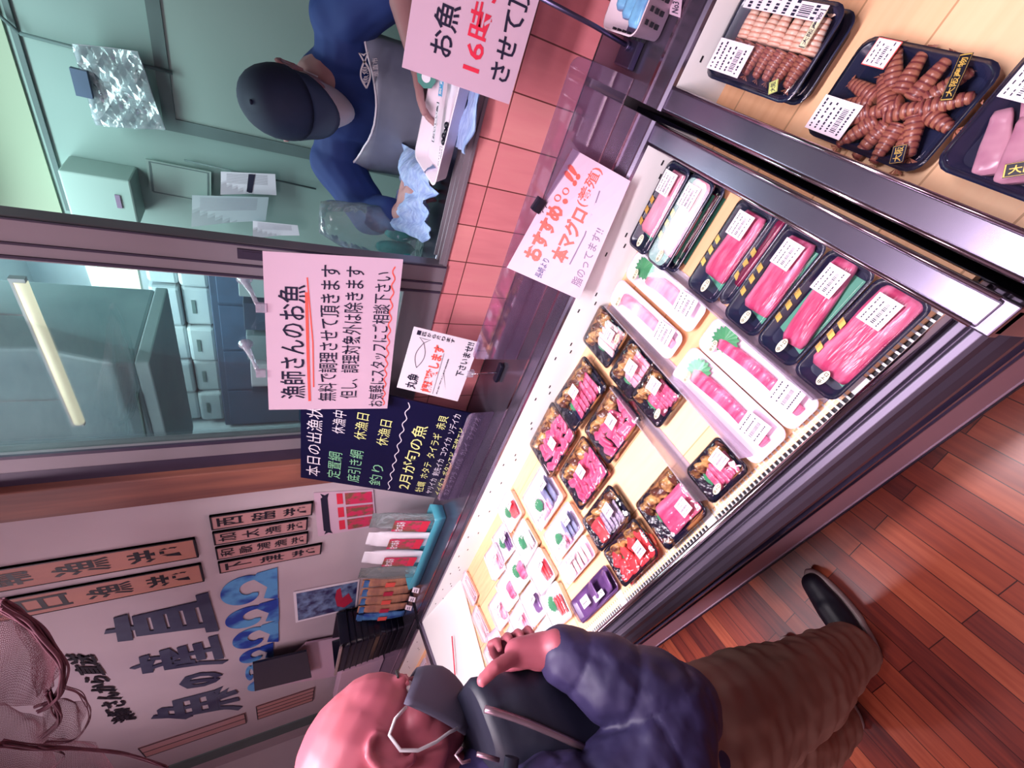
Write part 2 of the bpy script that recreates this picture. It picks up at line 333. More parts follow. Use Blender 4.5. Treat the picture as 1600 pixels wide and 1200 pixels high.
def ribbon(mb, c, pts, wd, off=0.0015):
    """stroke drawn on a sheet; wd in fractions of height"""
    L = []; R_ = []
    for i, p in enumerate(pts):
        a = Vector(pts[max(i-1, 0)]); b = Vector(pts[min(i+1, len(pts)-1)]); d = (b-a).normalized(); n = Vector((-d.y, d.x))
        ww = wd[i] if isinstance(wd, list) else wd
        q0 = Vector(p)+n*ww; q1 = Vector(p)-n*ww; L.append(bil(c, q0.x, q0.y, off)); R_.append(bil(c, q1.x, q1.y, off))
    n = len(pts); mb.add(L+R_, [(i, i+1, n+i+1, n+i) for i in range(n-1)])
def poly_on(mb, c, pts, off=0.0015): mb.add([bil(c, u, v, off) for u, v in pts], [tuple(range(len(pts)))])
def blob(name, mb_list, voxel, m, parent=None, smooth=6, label=None, disp=None):
    """fuse overlapping closed shapes into one continuous surface"""
    mb = MB()
    for b in mb_list: mb.add(b.v, b.f, True)
    o = mb.build(name+'_t', None); r = o.modifiers.new('r', 'REMESH'); r.mode = 'VOXEL'; r.voxel_size = voxel; r.use_smooth_shade = True
    s = o.modifiers.new('s', 'SMOOTH'); s.iterations = smooth; s.factor = 0.5
    me = bpy.data.meshes.new_from_object(o.evaluated_get(bpy.context.evaluated_depsgraph_get())); old = o.data
    bpy.data.objects.remove(o); bpy.data.meshes.remove(old); me.name = name
    for p in me.polygons: p.use_smooth = True
    me.materials.clear(); me.materials.append(M[m])
    if disp:
        new = [v.co+v.normal*disp(v.co) for v in me.vertices]
        me.vertices.foreach_set('co', [c for p in new for c in p]); me.update()
    o = bpy.data.objects.new(name, me); C.objects.link(o)
    if parent: o.parent = parent
    if label: o['label'] = label
    return o
def cap(p0, p1, r0, r1, n=14):
    """tapered capsule"""
    p0, p1 = Vector(p0), Vector(p1); d = (p1-p0); L = d.length; d.normalize()
    q = d.to_track_quat('Z', 'Y').to_matrix(); loops = []
    for k in range(1, 5):
        a = -pi/2+pi/2*k/5; loops.append((r0*cos(a), r0*sin(a)))
    loops.append((r0, 0)); loops.append((r1, L))
    for k in range(1, 5):
        a = pi/2*k/5; loops.append((r1*cos(a), L+r1*sin(a)))
    mb = MB(); mb.loft([[p0+q @ Vector((rr*cos(2*pi*i/n), rr*sin(2*pi*i/n), zz)) for i in range(n)] for rr, zz in loops], True, True); return mb
def chain(pts, rs):
    return [cap(pts[i], pts[i+1], rs[i], rs[i+1]) for i in range(len(pts)-1)]
def E(c, r, mtx=None): return MB().ell(c, r, mtx)
# ================================================================== THE SETTING
struct(MB().box((-5.6, -2.6, -0.05), (2.3, 1.15, 0)), 'floor', 'floor_wood')
struct(MB().box((-5.6, 1.15, -0.05), (2.3, 5.2, 0)), 'floor.001', 'trim_grey')
struct(MB().box((-5.6, -2.6, 3.0), (2.3, 1.2, 3.06)), 'ceiling', 'ceiling_white')
struct(MB().box((-1.2, 1.2, 2.5), (2.3, 2.28, 2.56)), 'ceiling.001', 'mint_panel')
struct(MB().box((-4.7, 1.2, 3.5), (-1.14, 5.2, 3.56)), 'ceiling.002', 'store_pale')
struct(MB().box((-4.6, 1.101, 3.0), (-1.14, 1.2, 3.5)), 'wall_store_front', 'store_pale')
struct(MB().box((-1.22, 1.2, 2.56), (-1.14, 2.28, 3.5)), 'wall_store_upper', 'store_pale')
struct(MB().box((-5.6, 1.10, 0), (-1.50, 1.20, 3.0)), 'wall_fish_mural', 'wall_white')
struct(MB().box((-1.50, 1.102, 0), (2.3, 1.16, 1.05)), 'wall_under_window', 'wall_white')
struct(MB().box((-1.50, 1.10, 2.62), (2.3, 1.20, 3.0)), 'wall_over_window', 'wall_white')
struct(MB().box((-5.7, -2.6, 0), (-5.6, 1.2, 3.0)), 'wall_left', 'wall_white')
struct(MB().box((2.3, -2.6, 0), (2.4, 5.2, 3.0)), 'wall_right', 'wall_white')
struct(MB().box((-5.7, -2.7, 0), (2.4, -2.6, 3.0)), 'wall_rear', 'wall_white')
struct(MB().box((-1.14, 2.2, 0), (2.3, 2.28, 2.5)), 'wall_back_kitchen', 'mint_wall')
struct(MB().box((-1.22, 2.2, 0), (-1.14, 5.2, 3.5)), 'wall_kitchen_return', 'mint_wall')
struct(MB().box((-4.6, 5.1, 0), (-1.2, 5.2, 3.5)), 'wall_back_store', 'store_pale')
struct(MB().box((-4.7, 1.2, 0), (-4.6, 5.2, 3.5)), 'wall_store_side', 'store_pale')
# kitchen wall panels and trims
struct(MB().box((-1.08, 2.188, 2.17), (2.3, 2.2, 2.185)), 'trim_1', 'trim_grey')
struct(MB().box((-0.70, 2.18, 1.79), (2.3, 2.2, 1.83), None).box((-0.70, 2.18, 0.3), (-0.655, 2.2, 1.79)), 'trim_2', 'trim_grey')
struct(MB().box((-0.655, 2.186, 0.3), (2.3, 2.199, 1.79)), 'trim_3', 'mint_panel')
struct(MB().box((-1.12, 2.19, 2.2), (-0.4, 2.2, 2.48)), 'trim_4', 'mint_cream')
pr = struct(MB().tube([(-0.5, 2.17, 2.16), (-0.5, 2.17, 1.78)], 0.006).tube([(-0.42, 2.17, 2.46), (-0.46, 2.17, 2.2), (-0.5, 2.17, 2.16)], 0.006).tube([(-0.80, 2.18, 1.78), (-0.82, 2.18, 1.3)], 0.004), 'trim_5', 'trim_grey')
# sliding window: aluminium leaf with glass
wf = struct(MB().box((-1.30, 1.072, 1.055), (-1.235, 1.115, 2.62)).box((-0.648, 1.072, 1.055), (-0.555, 1.115, 2.62)).box((-1.235, 1.075, 1.055), (-0.648, 1.112, 1.165)).box((-1.235, 1.075, 2.52), (-0.648, 1.112, 2.62)), 'window_1', 'frame_alu', bevel=0.003)
struct(MB().box((-0.642, 1.0685, 1.06), (-0.636, 1.073, 2.6)).box((-0.612, 1.0685, 1.06), (-0.607, 1.073, 2.6)).box((-0.560, 1.0685, 1.06), (-0.556, 1.073, 2.6)).box((-1.24, 1.068, 1.165), (-1.228, 1.075, 2.52)), 'window_seal', 'frame_dark', wf)
struct(MB().box((-0.592, 1.067, 1.35), (-0.568, 1.0735, 1.56)).box((-0.588, 1.066, 1.36), (-0.572, 1.0685, 1.55)), 'window_handle', 'frame_dark', wf)
struct(MB().box((-1.235, 1.09, 1.165), (-0.648, 1.095, 2.52)), 'window_pane', 'glass', wf)
struct(MB().box((-1.365, 1.08, 0.84), (-1.30, 1.14, 2.62)).box((-1.5, 1.06, 2.62), (2.0, 1.12, 2.70)), 'trim_6', 'frame_dark')
struct(MB().box((-1.50, 1.055, 0.84), (-1.365, 1.12, 3.0)), 'trim_7', 'post_wood', bevel=0.004)
struct(MB().box((-0.555, 1.075, 1.058), (2.0, 1.15, 1.066)).box((-0.555, 1.08, 1.066), (2.0, 1.086, 1.078)).box((-0.555, 1.105, 1.066), (2.0, 1.111, 1.078)).box((-0.555, 1.135, 1.066), (2.0, 1.14, 1.078)), 'trim_8', 'frame_alu')
struct(MB().box((-1.30, 1.082, 0.831), (2.2, 1.10, 1.056)), 'trim_9', 'wainscot_wood')
# far left end of the mural wall: teal edge strip
struct(MB().box((-5.25, 1.092, 0.9), (-4.98, 1.1, 3.0)), 'trim_10', 'trim_grey')
# ================================================================== DISPLAY CASES
def case(x0, x1, label, endL, endR):
    t = thing('display_case', label, 'display case', 'refrigerated fish display cases', ((x0+x1)/2, 0.6, 0))
    mx = (x0+x1)/2
    def B(mb, name, m, **k):
        mb.v = [(v[0]-mx, v[1]-0.6, v[2]) for v in mb.v]; return mb.build(name, m, t, **k)
    B(MB().box((x0, 0.24, 0.02), (x1, 1.08, 0.655)), 'body', 'case_black')
    B(MB().prism([(0.232, bedz(0.232)-0.02), (0.232, bedz(0.232)), (0.768, bedz(0.768)), (0.768, bedz(0.768)-0.02)], x0, x1), 'bed_board', 'bed_wood')
    B(MB().prism([(0.766, 0.70), (0.766, 0.727), (0.784, 0.829), (0.80, 0.829), (0.80, 0.70)], x0, x1), 'back_panel', 'case_white')
    B(MB().prism([(0.783, 0.80), (0.783, 0.832), (0.79, 0.836), (0.80, 0.832), (0.842, 0.832), (0.842, 0.80)], x0, x1).prism([(0.842, 0.80), (0.842, 0.829), (1.08, 0.829), (1.08, 0.80)], x0, x1), 'rear_ledge', 'steel')
    B(MB().prism([(0.838, 0.829), (0.838, 0.835), (0.846, 0.835), (0.846, 0.829)], x0, x1), 'ledge_trim', 'chrome')
    B(MB().prism([(0.222, 0.64), (0.222, 0.692), (0.208, 0.692), (0.2065, 0.700), (0.203, 0.705), (0.193, 0.705), (0.1905, 0.696), (0.1885, 0.696), (0.187, 0.702), (0.184, 0.705), (0.174, 0.705), (0.168, 0.700), (0.164, 0.690), (0.157, 0.681), (0.150, 0.668), (0.150, 0.652), (0.165, 0.64)], x0, x1), 'front_bumper', 'steel_front', bevel=0.0012)
    B(MB().tube([(x0, 0.2155, 0.703), (x1, 0.2155, 0.703)], 0.0065, 12), 'front_rail', 'chrome')
    B(MB().prism([(0.157, 0.655), (0.156, 0.60), (0.190, 0.36), (0.24, 0.36), (0.24, 0.655)], x0, x1), 'front_panel', 'case_black')
    B(MB().prism([(0.150, 0.60), (0.150, 0.612), (0.16, 0.612), (0.16, 0.60)], x0, x1).prism([(0.184, 0.36), (0.184, 0.368), (0.2, 0.368), (0.2, 0.36)], x0, x1), 'panel_trim', 'steel_dark')
    B(MB().prism([(0.196, 0.345), (0.200, 0.018), (0.25, 0.018), (0.25, 0.345)], x0, x1).prism([(0.192, 0.30), (0.192, 0.312), (0.2, 0.312), (0.2, 0.30)], x0, x1).prism([(0.196, 0.05), (0.196, 0.056), (0.2, 0.056), (0.2, 0.05)], x0, x1), 'kick_plate', 'case_kick')
    B(MB().box((x0, 0.197, 0), (x1, 0.24, 0.018)), 'toe_strip', 'case_black')
    # air grille: dark channel with light bars
    gx0, gx1 = x0+0.06, x1-0.05
    B(MB().box((gx0, 0.2225, 0.66), (gx1, 0.2565, 0.691)), 'grille_channel', 'slot_dark')
    g = MB(); n = int((gx1-gx0)/0.0115)
    for i in range(n+1):
        x = gx0+i*0.0115
        if i % 34 == 20: g.box((x, 0.222, 0.693), (x+0.03, 0.258, 0.6985))
        g.box((x, 0.222, 0.693), (x+0.0035, 0.258, 0.697))
    g.box((gx0, 0.221, 0.694), (gx1, 0.2235, 0.6985)).box((gx0, 0.238, 0.694), (gx1, 0.2395, 0.6975)).box((gx0, 0.256, 0.694), (gx1, 0.258, 0.6975))
    B(g, 'air_grille', 'grille_white')
    # slots in the white back panel
    s = None; x = x0+0.09
    while x < x1-0.05:
        for dx, zz in ((0, 0.80), (0.03, 0.765), (0.055, 0.775)):
            if random.random() < 0.75:
                yy = 0.784-(0.829-zz)*0.176-0.0006
                if s is None:
                    s = MB().box((-0.005, -0.0006, -0.0015), (0.005, 0.002, 0.0015)).build('vent_slot', 'slot_dark', t); o = s
                else: o = s.copy(); C.objects.link(o)
                o.location = (x+dx+0.005-mx, yy-0.6, zz)
        x += 0.16
    def endrail(xa, xb):
        loops = []
        for y in (0.165, 0.805): loops.append([(xa, y, bedz(y, 0.078)), (xa, y, bedz(y, 0.096)), (xa+0.005, y, bedz(y, 0.101)), (xb-0.005, y, bedz(y, 0.101)), (xb, y, bedz(y, 0.096)), (xb, y, bedz(y, 0.078))])
        mb = MB().loft(loops, smooth=False).box((xa+0.004, 0.150, 0.36), (xb-0.004, 0.168, bedz(0.16, 0.092))).box((xa, 0.150, bedz(0.16, 0.07)), (xb, 0.172, bedz(0.16, 0.099)))
        B(mb, 'end_rail', 'steel', bevel=0.002)
        B(MB().tube([(xa+0.003, 0.17, bedz(0.17, 0.1)), (xa+0.003, 0.80, bedz(0.8, 0.1))], 0.003).tube([(xb-0.003, 0.17, bedz(0.17, 0.1)), (xb-0.003, 0.80, bedz(0.8, 0.1))], 0.003), 'rail_edging', 'chrome')
        B(MB().box((xa+0.006, 0.17, 0.35), (xb-0.006, 0.80, bedz(0.17, 0.08))), 'end_panel', 'case_white')
    if endL: endrail(x0, x0+0.044)
    if endR: endrail(x1-0.041, x1)
    return t
mid = case(-2.50, -0.048, 'long steel display case holding the tuna trays and sashimi packs', False, True)
right = case(-0.030, 1.15, 'steel display case at the right holding the trays of shrimp', True, False)
left = case(-4.45, -2.56, 'display case farthest left behind the bald customer', False, False)
MBc = MB().loft([[(-2.515, 0.79, 0.840), (-2.470, 0.79, 0.840), (-2.470, 0.79, 0.815), (-2.515, 0.79, 0.815)], [(-2.425, 0.20, 0.805), (-2.375, 0.20, 0.805), (-2.375, 0.20, 0.78), (-2.425, 0.20, 0.78)]], smooth=False)
MBc.v = [(v[0]+1.274, v[1]-0.6, v[2]) for v in MBc.v]; MBc.build('end_rail', 'steel', mid, bevel=0.002)
sp = sheet([(-2.475, 0.785, 0.824), (-1.99, 0.785, 0.733), (-2.13, 0.235, 0.703), (-2.38, 0.235, 0.792)], 0.004, off=0)
sp.v = [(v[0]+1.274, v[1]-0.6, v[2]) for v in sp.v]; sp.build('end_panel', 'case_white', mid)
mk = MB().tube([(-2.20, 0.60, 0.776), (-2.28, 0.46, 0.783)], 0.003, 6); mk.v = [(v[0]+1.274, v[1]-0.6, v[2]+0.002) for v in mk.v]; mk.build('load_line', 'ink_red', mid)
# clear dividers standing on the bed
def divider(x, y0, y1, label):
    mb = MB().box((x-0.0015, y0, bedz(y0, 0.0)), (x+0.0015, y1, bedz(y0, 0.055)))
    mb.box((x-0.012, y0, bedz(y0, 0.0005)), (x+0.012, y0+0.002, bedz(y0, 0.003)))
    mb.loft([[(x-0.012, y, bedz(y, 0.0005)), (x+0.012, y, bedz(y, 0.0005)), (x+0.012, y, bedz(y, 0.003)), (x-0.012, y, bedz(y, 0.003))] for y in (y0, y1)], smooth=False)
    tag(mb.build('shelf_divider', 'clear_plastic'), label, 'divider', 'clear plastic dividers on the wooden bed')
divider(-0.283, 0.245, 0.755, 'clear plastic divider between long black tuna trays and white foam trays')
divider(-0.449, 0.26, 0.755, 'clear plastic divider between foam tuna trays and gold patterned packs')
divider(-0.590, 0.26, 0.60, 'clear plastic divider lying along the bare patch of peach board')
# acrylic guard on the ledge
def guard(x0, x1, z1, label, y=0.905):
    r = 0.02; pts = [(x0, 0.831), (x1, 0.831), (x1, z1-r)]+[(x1-r+r*cos(a), z1-r+r*sin(a)) for a in (0.5, 1.0, 1.5)]+[(x0+r-r*sin(a), z1-r+r*cos(a)) for a in (0.1, 0.6, 1.1, 1.5)]
    tag(MB().prism(pts, y, y+0.003, 'xz').build('splash_guard', 'acrylic'), label, 'screen', 'clear guards on the steel ledge')
guard(-0.755, 0.0, 0.982, 'long clear acrylic guard behind the pink recommendation card')
guard(-1.50, -0.99, 0.925, 'short clear acrylic guard in front of the blackboard foot')
# ================================================================== TRAYS AND PACKS
def dish(sx, sy, h, r, fl=0.008, th=0.0015, rim=0.005):
    return MB().loft([rrect(sx-2*fl-2*rim, sy-2*fl-2*rim, r*0.7, 0), rrect(sx-2*rim, sy-2*rim, r, h-0.001), rrect(sx, sy, r+0.002, h-0.001), rrect(sx, sy, r+0.002, h),
                      rrect(sx-2*rim-0.002, sy-2*rim-0.002, r, h), rrect(sx-2*fl-2*rim-0.002, sy-2*fl-2*rim-0.002, r*0.7, th)], True, True)
def lidmb(sx, sy, h, r, top=0.012, inset=0.005):
    return MB().loft([rrect(sx-0.001, sy-0.001, r, h+0.0006), rrect(sx-inset, sy-inset, r, h+0.002), rrect(sx-inset*2, sy-inset*2, r, h+top-0.003), rrect(sx-inset*3, sy-inset*3, r, h+top)], False, True)
def slab(lx, ly, h, along='x', taper=0.15, seed=0, bend=0.0, n=14):
    loops = []
    for i in range(n+1):
        t = i/n; e = min(1, min(t, 1-t)*9+0.35); wv = 1-taper*t+0.06*noise.noise((t*3, seed, 0)); hh = h*(0.85+0.2*noise.noise((t*2.3, seed, 5)))
        loop = []
        for k in range(14):
            a = 2*pi*k/14; cx_ = abs(cos(a))**0.55*(1 if cos(a) > 0 else -1); sz = abs(sin(a))**0.6*(1 if sin(a) > 0 else -1)
            loop.append((lx*(t-0.5), ly*0.5*wv*cx_*(0.75+0.25*e)+bend*sin(pi*t), hh*0.5*(1+sz)*(0.6+0.4*e)+0.0008*noise.noise((t*20, k, seed))))
        loops.append(loop)
    if along == 'y': loops = [[(p[1], -p[0], p[2]) for p in l] for l in loops]
    return MB().loft(loops)
def label_plate(par, x, y, z, lx, ly, rot=0, red=False, name='price_label', lines=4):
    mt = Matrix.Translation((x, y, z)) @ Matrix.Rotation(rot, 4, 'Z')
    o = MB().box((-lx/2, -ly/2, 0), (lx/2, ly/2, 0.0008), mt).build(name, 'label', par)
    p = MB(); rnd = random.Random(int(x*9999+y*777+z*55))
    for k in range(lines):
        yy = ly/2-ly*(k+0.7)/(lines+0.6)
        if k == lines-2:
            xx = -lx*0.38
            while xx < lx*0.3:
                wd = rnd.choice((0.0005, 0.0009, 0.0013)); p.box((xx, yy-ly*0.07, 0.0009), (xx+wd, yy+ly*0.07, 0.0012), mt); xx += wd+0.0011
        else:
            xx = -lx*0.42
            while xx < lx*0.36:
                wd = rnd.uniform(0.0018, 0.004); p.box((xx, yy-ly*0.022, 0.0009), (xx+wd, yy+ly*0.022, 0.0012), mt); xx += wd+rnd.choice((0.0012, 0.0012, 0.0035))
    p.build('print', 'ink_navy', o)
    if red: MB().box((-lx/2-0.001, -ly/2-0.001, -0.0002), (lx/2+0.001, ly/2+0.001, 0.0004), mt).build('label_border', 'ink_coral', o)
    return o
def oval(par, x, y, z, txt='中トロ', rot=0, m='label_cream'):
    mt = Matrix.Translation((x, y, z)) @ Matrix.Rotation(rot, 4, 'Z')
    o = MB().loft([[mt @ Vector((0.0135*cos(a), 0.0065*sin(a), zz)) for a in [2*pi*i/20 for i in range(20)]] for zz in (0, 0.0008)], smooth=False).build('cut_sticker', m, par)
    c = [mt @ Vector(q) for q in ((-0.0135, 0.0065, 0.0008), (0.0135, 0.0065, 0.0008), (0.0135, -0.0065, 0.0008), (-0.0135, -0.0065, 0.0008))]
    mb = MB(); letter(mb, c, txt, (0.12, 0.22, 0.88, 0.8), bold=0.02, off=-0.0006 if False else 0.0006); mb.build('lettering', 'ink_navy', o); return o
def leafmb(lx, ly, z, n=17, seed=1, cx=0, cy=0, rot=0):
    mb = MB(); rim = []
    for i in range(n*2):
        a = 2*pi*i/(n*2); k = 1.0 if i % 2 else 0.80
        p = Vector((lx/2*k*cos(a)*(1+0.12*cos(a)), ly/2*k*sin(a), 0)); p.rotate(Matrix.Rotation(rot, 3, 'Z')); rim.append((cx+p.x, cy+p.y, z+0.0015*sin(a*3)))
    mb.add([(cx, cy, z+0.0025)]+rim, [(0, i+1, (i+1) % (n*2)+1) for i in range(n*2)]); return mb
RX = atan2(TS, 1)
def base(name, label, cat, group, x, y, o=0.001, rz=0, rx=0, ry=0):
    return thing(name, label, cat, group, (x, y, bedz(y, o)), rz, RX+rx, ry)
# --- long black tuna trays (long side along the case)
TY = [(0.722, 0.031, 2), (0.655, 0.030, 2), (0.545, 0.0, 1), (0.438, 0.0, 1), (0.355, 0.0, 1), (0.272, 0.0, 1)]
TL = ['long black tray of pale tuna at the very back, beside the white back wall', 'long black tray of pale tuna second from the back, over a dark red edge', 'long black tray of streaked pink tuna beside the bare orange gap',
      'long black tray with two pink tuna blocks crossed by a white seam', 'long black tray of narrow slanting tuna on a wide green sheet', 'long black tray with the largest deep pink tuna block, nearest the front grille']
def long_tray(x, y, o, label, m, lw, ll, rot, shift=0.0, lab=True, low=False, ry=0, rx=0, tw=0.082):
    t = base('tuna_pack', label, 'tuna pack', 'long black packs of tuna', x, y, o, ry=ry, rx=rx)
    dish(0.186, tw, 0.022, 0.014, 0.006).build('tray', 'tray_black', t)
    MB().prism([(-0.082, -0.028), (0.06, -0.028), (0.06, 0.028), (-0.066, 0.028)], 0.0022, 0.003, 'xy').build('green_sheet', 'baran', t, loc=(0.012, 0, 0))
    s = slab(ll, lw, 0.021, 'x', 0.1, random.random()*9).build('tuna_block', m, t); s.location = (0.012+shift, 0, 0.003); s.rotation_euler = (0, 0, rot)
    lidmb(0.186, tw, 0.022, 0.014, 0.008).build('lid', 'lid', t)
    g = MB()
    for u in (-0.045, -0.02, 0.002): g.prism([(u, tw/2-0.012), (u+0.012, tw/2-0.012), (u+0.017, tw/2-0.002), (u+0.005, tw/2-0.002)], 0.0222, 0.0228, 'xy')
    g.build('gold_band', 'gold_ink', t)
    if lab:
        label_plate(t, 0.052, 0.004, 0.0302, 0.044, 0.036); oval(t, -0.068, -0.006, 0.0302)
    return t
specs = [('tuna_pale', 0.048, 0.13, 0), ('tuna_pale', 0.054, 0.15, 0), ('tuna', 0.058, 0.13, 0), ('tuna', 0.056, 0.135, 0.08), ('tuna', 0.042, 0.15, 0.14), ('tuna', 0.068, 0.152, 0.0)]
for i, ((y, o, nst), lb, sp_) in enumerate(zip(TY, TL, specs)):
    if nst == 2: long_tray(-0.187, y-0.002, 0.001, ['black tuna tray hidden at the bottom of the rearmost stack', 'black tuna tray under the second rearmost tuna tray, showing dark edges'][i], 'tuna_dark', 0.04, 0.12, 0, lab=False, tw=0.064)
    long_tray(-0.187, y, o+0.001, lb, sp_[0], sp_[1], sp_[2], sp_[3], tw=0.081 if i > 1 else 0.066)
t = bpy.data.objects
dk = long_tray(-0.172, 0.492, 0.0005, 'narrow black tray of dark red tuna wedged between streaked and double block trays', 'tuna_dark', 0.018, 0.13, 0, lab=False, tw=0.030)
# --- white foam trays, long side running front to back
def foam(x, y, lx, ly, label, m, mw, ml, leaf=True, taper=0.3, bend=0.006, rz=0):
    t = base('foam_tuna_pack', label, 'tuna pack', 'white foam packs of tuna', x, y, 0.001, rz=rz)
    dish(lx, ly, 0.02, 0.016, 0.009, 0.003, 0.004).build('tray', 'tray_foam', t)
    s = slab(ml, mw, 0.017, 'y', taper, random.random()*9, bend).build('tuna_block', m, t); s.location = (-0.004, -0.006, 0.004)
    if leaf: leafmb(0.056, 0.062, 0.014, cx=0.006, cy=ly*0.33, seed=2).build('shiso_leaf', 'leaf', t)
    MB().loft([rrect(lx-0.002, ly-0.002, 0.016, 0.0206), rrect(lx-0.006, ly-0.006, 0.016, 0.0225)], False, True).build('film', 'lid', t)
    label_plate(t, 0.008, -ly*0.30, 0.0228, 0.046, 0.05, rot=0.12); oval(t, -0.014, ly*0.36, 0.0232, rot=0.1)
    return t
foam(-0.411, 0.367, 0.092, 0.250, 'white foam tray of deep pink tuna nearest the front grille, left one', 'tuna', 0.034, 0.20)
foam(-0.325, 0.364, 0.074, 0.245, 'white foam tray with one long straight tuna strip beside the black trays', 'tuna', 0.024, 0.20, taper=0.15)
foam(-0.400, 0.636, 0.068, 0.240, 'washed-out white foam tray of tuna at the back, next to the gold packs', 'tuna_pale', 0.028, 0.19, leaf=False)  # bleaching by glare is put into the paler tuna colour
foam(-0.321, 0.630, 0.070, 0.238, 'white foam tray with very pale tuna and green leaf at the back', 'tuna_pale', 0.034, 0.13, taper=0.1)
# --- black and gold patterned packs in crumpled film
def gold_pack(x, y, lx, ly, label, m='tuna', kind='slices', rz=0, n=6, lab=(0.01, -0.005), name='sashimi_pack', leaf=True, sticker=None, ry=0):
    lx *= 1.05; ly *= 1.06
    t = base(name, label, 'sashimi pack', 'sashimi packs in black and gold trays', x, y, 0.001+abs(sin(ry))*lx*0.5, rz=rz, ry=ry)
    h = 0.026
    dish(lx, ly, h, 0.012, 0.014).build('tray', 'tray_gold', t)
    MB().prism([(-lx*0.36, -ly*0.36), (lx*0.36, -ly*0.36), (lx*0.36, ly*0.36), (-lx*0.36, ly*0.36)], 0.0025, 0.005, 'xy').build('tray_liner', 'tray_black', t)
    if leaf: leafmb(0.05, 0.04, 0.009, cx=-lx*0.24, cy=ly*0.05, rot=0.5).build('shiso_leaf', 'leaf', t)
    rnd = random.Random(int(abs(x*1000)+abs(y*777)))
    lp = []
    for i in range(33):
        u = -lx*0.43+lx*0.86*i/32; wv_ = 0.005*sin(i*1.15+x*40); hh = 0.021+0.005*sin(i*0.8+y*30)
        lp.append([(u, ly*0.42+wv_*0.4, 0.010), (u, ly*0.43, hh+0.002), (u, ly*0.36+wv_, hh+0.005), (u, ly*0.24+wv_, hh-0.002+0.003*sin(i*1.9)), (u, ly*0.16+wv_, 0.008), (u, ly*0.30, 0.005)])
    MB().loft(lp).build('wave_screen', 'kelp_gold', t)
    if kind == 'slices':
        sl = None
        for k in range(n):
            if sl is None:
                sl = slab(ly*0.54, lx*0.30/n*3.8, 0.008, 'y', 0.15, x).build('fish_slice', m, t); o = sl
            else: o = sl.copy(); C.objects.link(o)
            o.location = (-lx*0.20+lx*0.46*k/(n-1), -ly*0.07+rnd.uniform(-0.004, 0.004), 0.010+rnd.uniform(-0.001, 0.001)); o.rotation_euler = (0, -0.42, rnd.uniform(-0.12, 0.12))
    elif kind == 'chunks':
        sl = [slab(0.042, 0.032, 0.015, 'x', 0.25, k, n=8).build('fish_chunk', m, t) for k in range(2)]; k = 0
        nx = max(3, int(lx*0.72/0.026)); ny = 3
        for i in range(nx):
            for j in range(ny):
                o = sl[k] if k < 2 else sl[k % 2].copy()
                if k >= 2: C.objects.link(o)
                o.location = (-lx*0.33+lx*0.68*i/(nx-1)+rnd.uniform(-0.004, 0.004), -ly*0.30+ly*0.42*j/(ny-1)+rnd.uniform(-0.004, 0.004), 0.006+rnd.uniform(0, 0.006))
                o.rotation_euler = (rnd.uniform(-0.3, 0.3), rnd.uniform(-0.3, 0.3), rnd.uniform(0, 3)); k += 1
    elif kind == 'block':
        o = slab(lx*0.70, ly*0.60, 0.02, 'x', 0.1, x, n=16).build('fish_piece', m, t); o.location = (0.010, -ly*0.08, 0.004)
    # crumpled film
    f = MB(); loops = []
    for q, (sx, sy, z) in enumerate([(lx-0.001, ly-0.001, h*0.6), (lx+0.001, ly+0.001, h+0.0005), (lx-0.012, ly-0.012, h+0.006), (lx*0.6, ly*0.6, h+0.008), (lx*0.2, ly*0.2, h+0.008)]):
        loops.append([Vector((p.x, p.y, p.z+(0.0025*noise.noise((p.x*60+x*9, p.y*60, q)) if q > 1 else 0))) for p in rrect(sx, sy, min(0.012, sx*0.3, sy*0.3), z, n=7)])
    f.loft(loops, False, True); f.build('film', 'cling', t)
    label_plate(t, lab[0], lab[1], h+0.0115, 0.034, 0.032, rot=0.1, lines=4)
    if sticker: oval(t, sticker[0], sticker[1], h+0.011, rot=0.2)
    return t
gold_pack(-0.509, 0.705, 0.112, 0.118, 'gold edged pack bleached by glare at the back corner behind the foam trays', 'white_fish', 'slices', n=5, lab=(0.02, -0.02), sticker=(0.03, -0.048))  # glare is put into the colour: slices use the white material
gold_pack(-0.514, 0.583, 0.116, 0.094, 'gold edged pack with pale pink slices, middle of the three beside the foam trays', 'tuna_pale', 'slices', n=5)
gold_pack(-0.512, 0.490, 0.104, 0.104, 'black pack of fanned tuna slices bordering the bare peach board', 'tuna', 'slices', n=6, lab=(0.022, 0.012), sticker=(-0.02, -0.036))
gold_pack(-0.693, 0.680, 0.182, 0.116, 'tilted gold pack of pink tuna at the back, lapping over its neighbours', 'tuna', 'slices', n=6, lab=(0.0, 0.012), rz=-0.05, ry=0.05)
gold_pack(-0.670, 0.545, 0.168, 0.118, 'black pack of tuna chunks with a square label, above the bare board', 'tuna', 'chunks', lab=(0.018, -0.002))
gold_pack(-0.898, 0.690, 0.196, 0.136, 'glaring black pack of pink chunks against the white slotted back wall', 'tuna', 'chunks', lab=(0.01, -0.018))
gold_pack(-0.860, 0.535, 0.174, 0.126, 'black and brown pack of tuna chunks left of the bare board', 'tuna', 'chunks', lab=(0.012, 0.0))
gold_pack(-0.880, 0.400, 0.170, 0.096, 'domed pack of grey fish and red slices above the red roe pack', 'grey_fish', 'slices', n=6, lab=(0.038, 0.004), leaf=True)
t9 = gold_pack(-0.873, 0.297, 0.166, 0.096, 'domed pack of bright red fish pieces by the front grille', 'red_fish', 'chunks', lab=(0.05, -0.014))
gold_pack(-0.681, 0.302, 0.152, 0.120, 'largest brown edged pack of torn pink tuna by the front grille', 'tuna', 'block', lab=(0.045, -0.024), leaf=True)
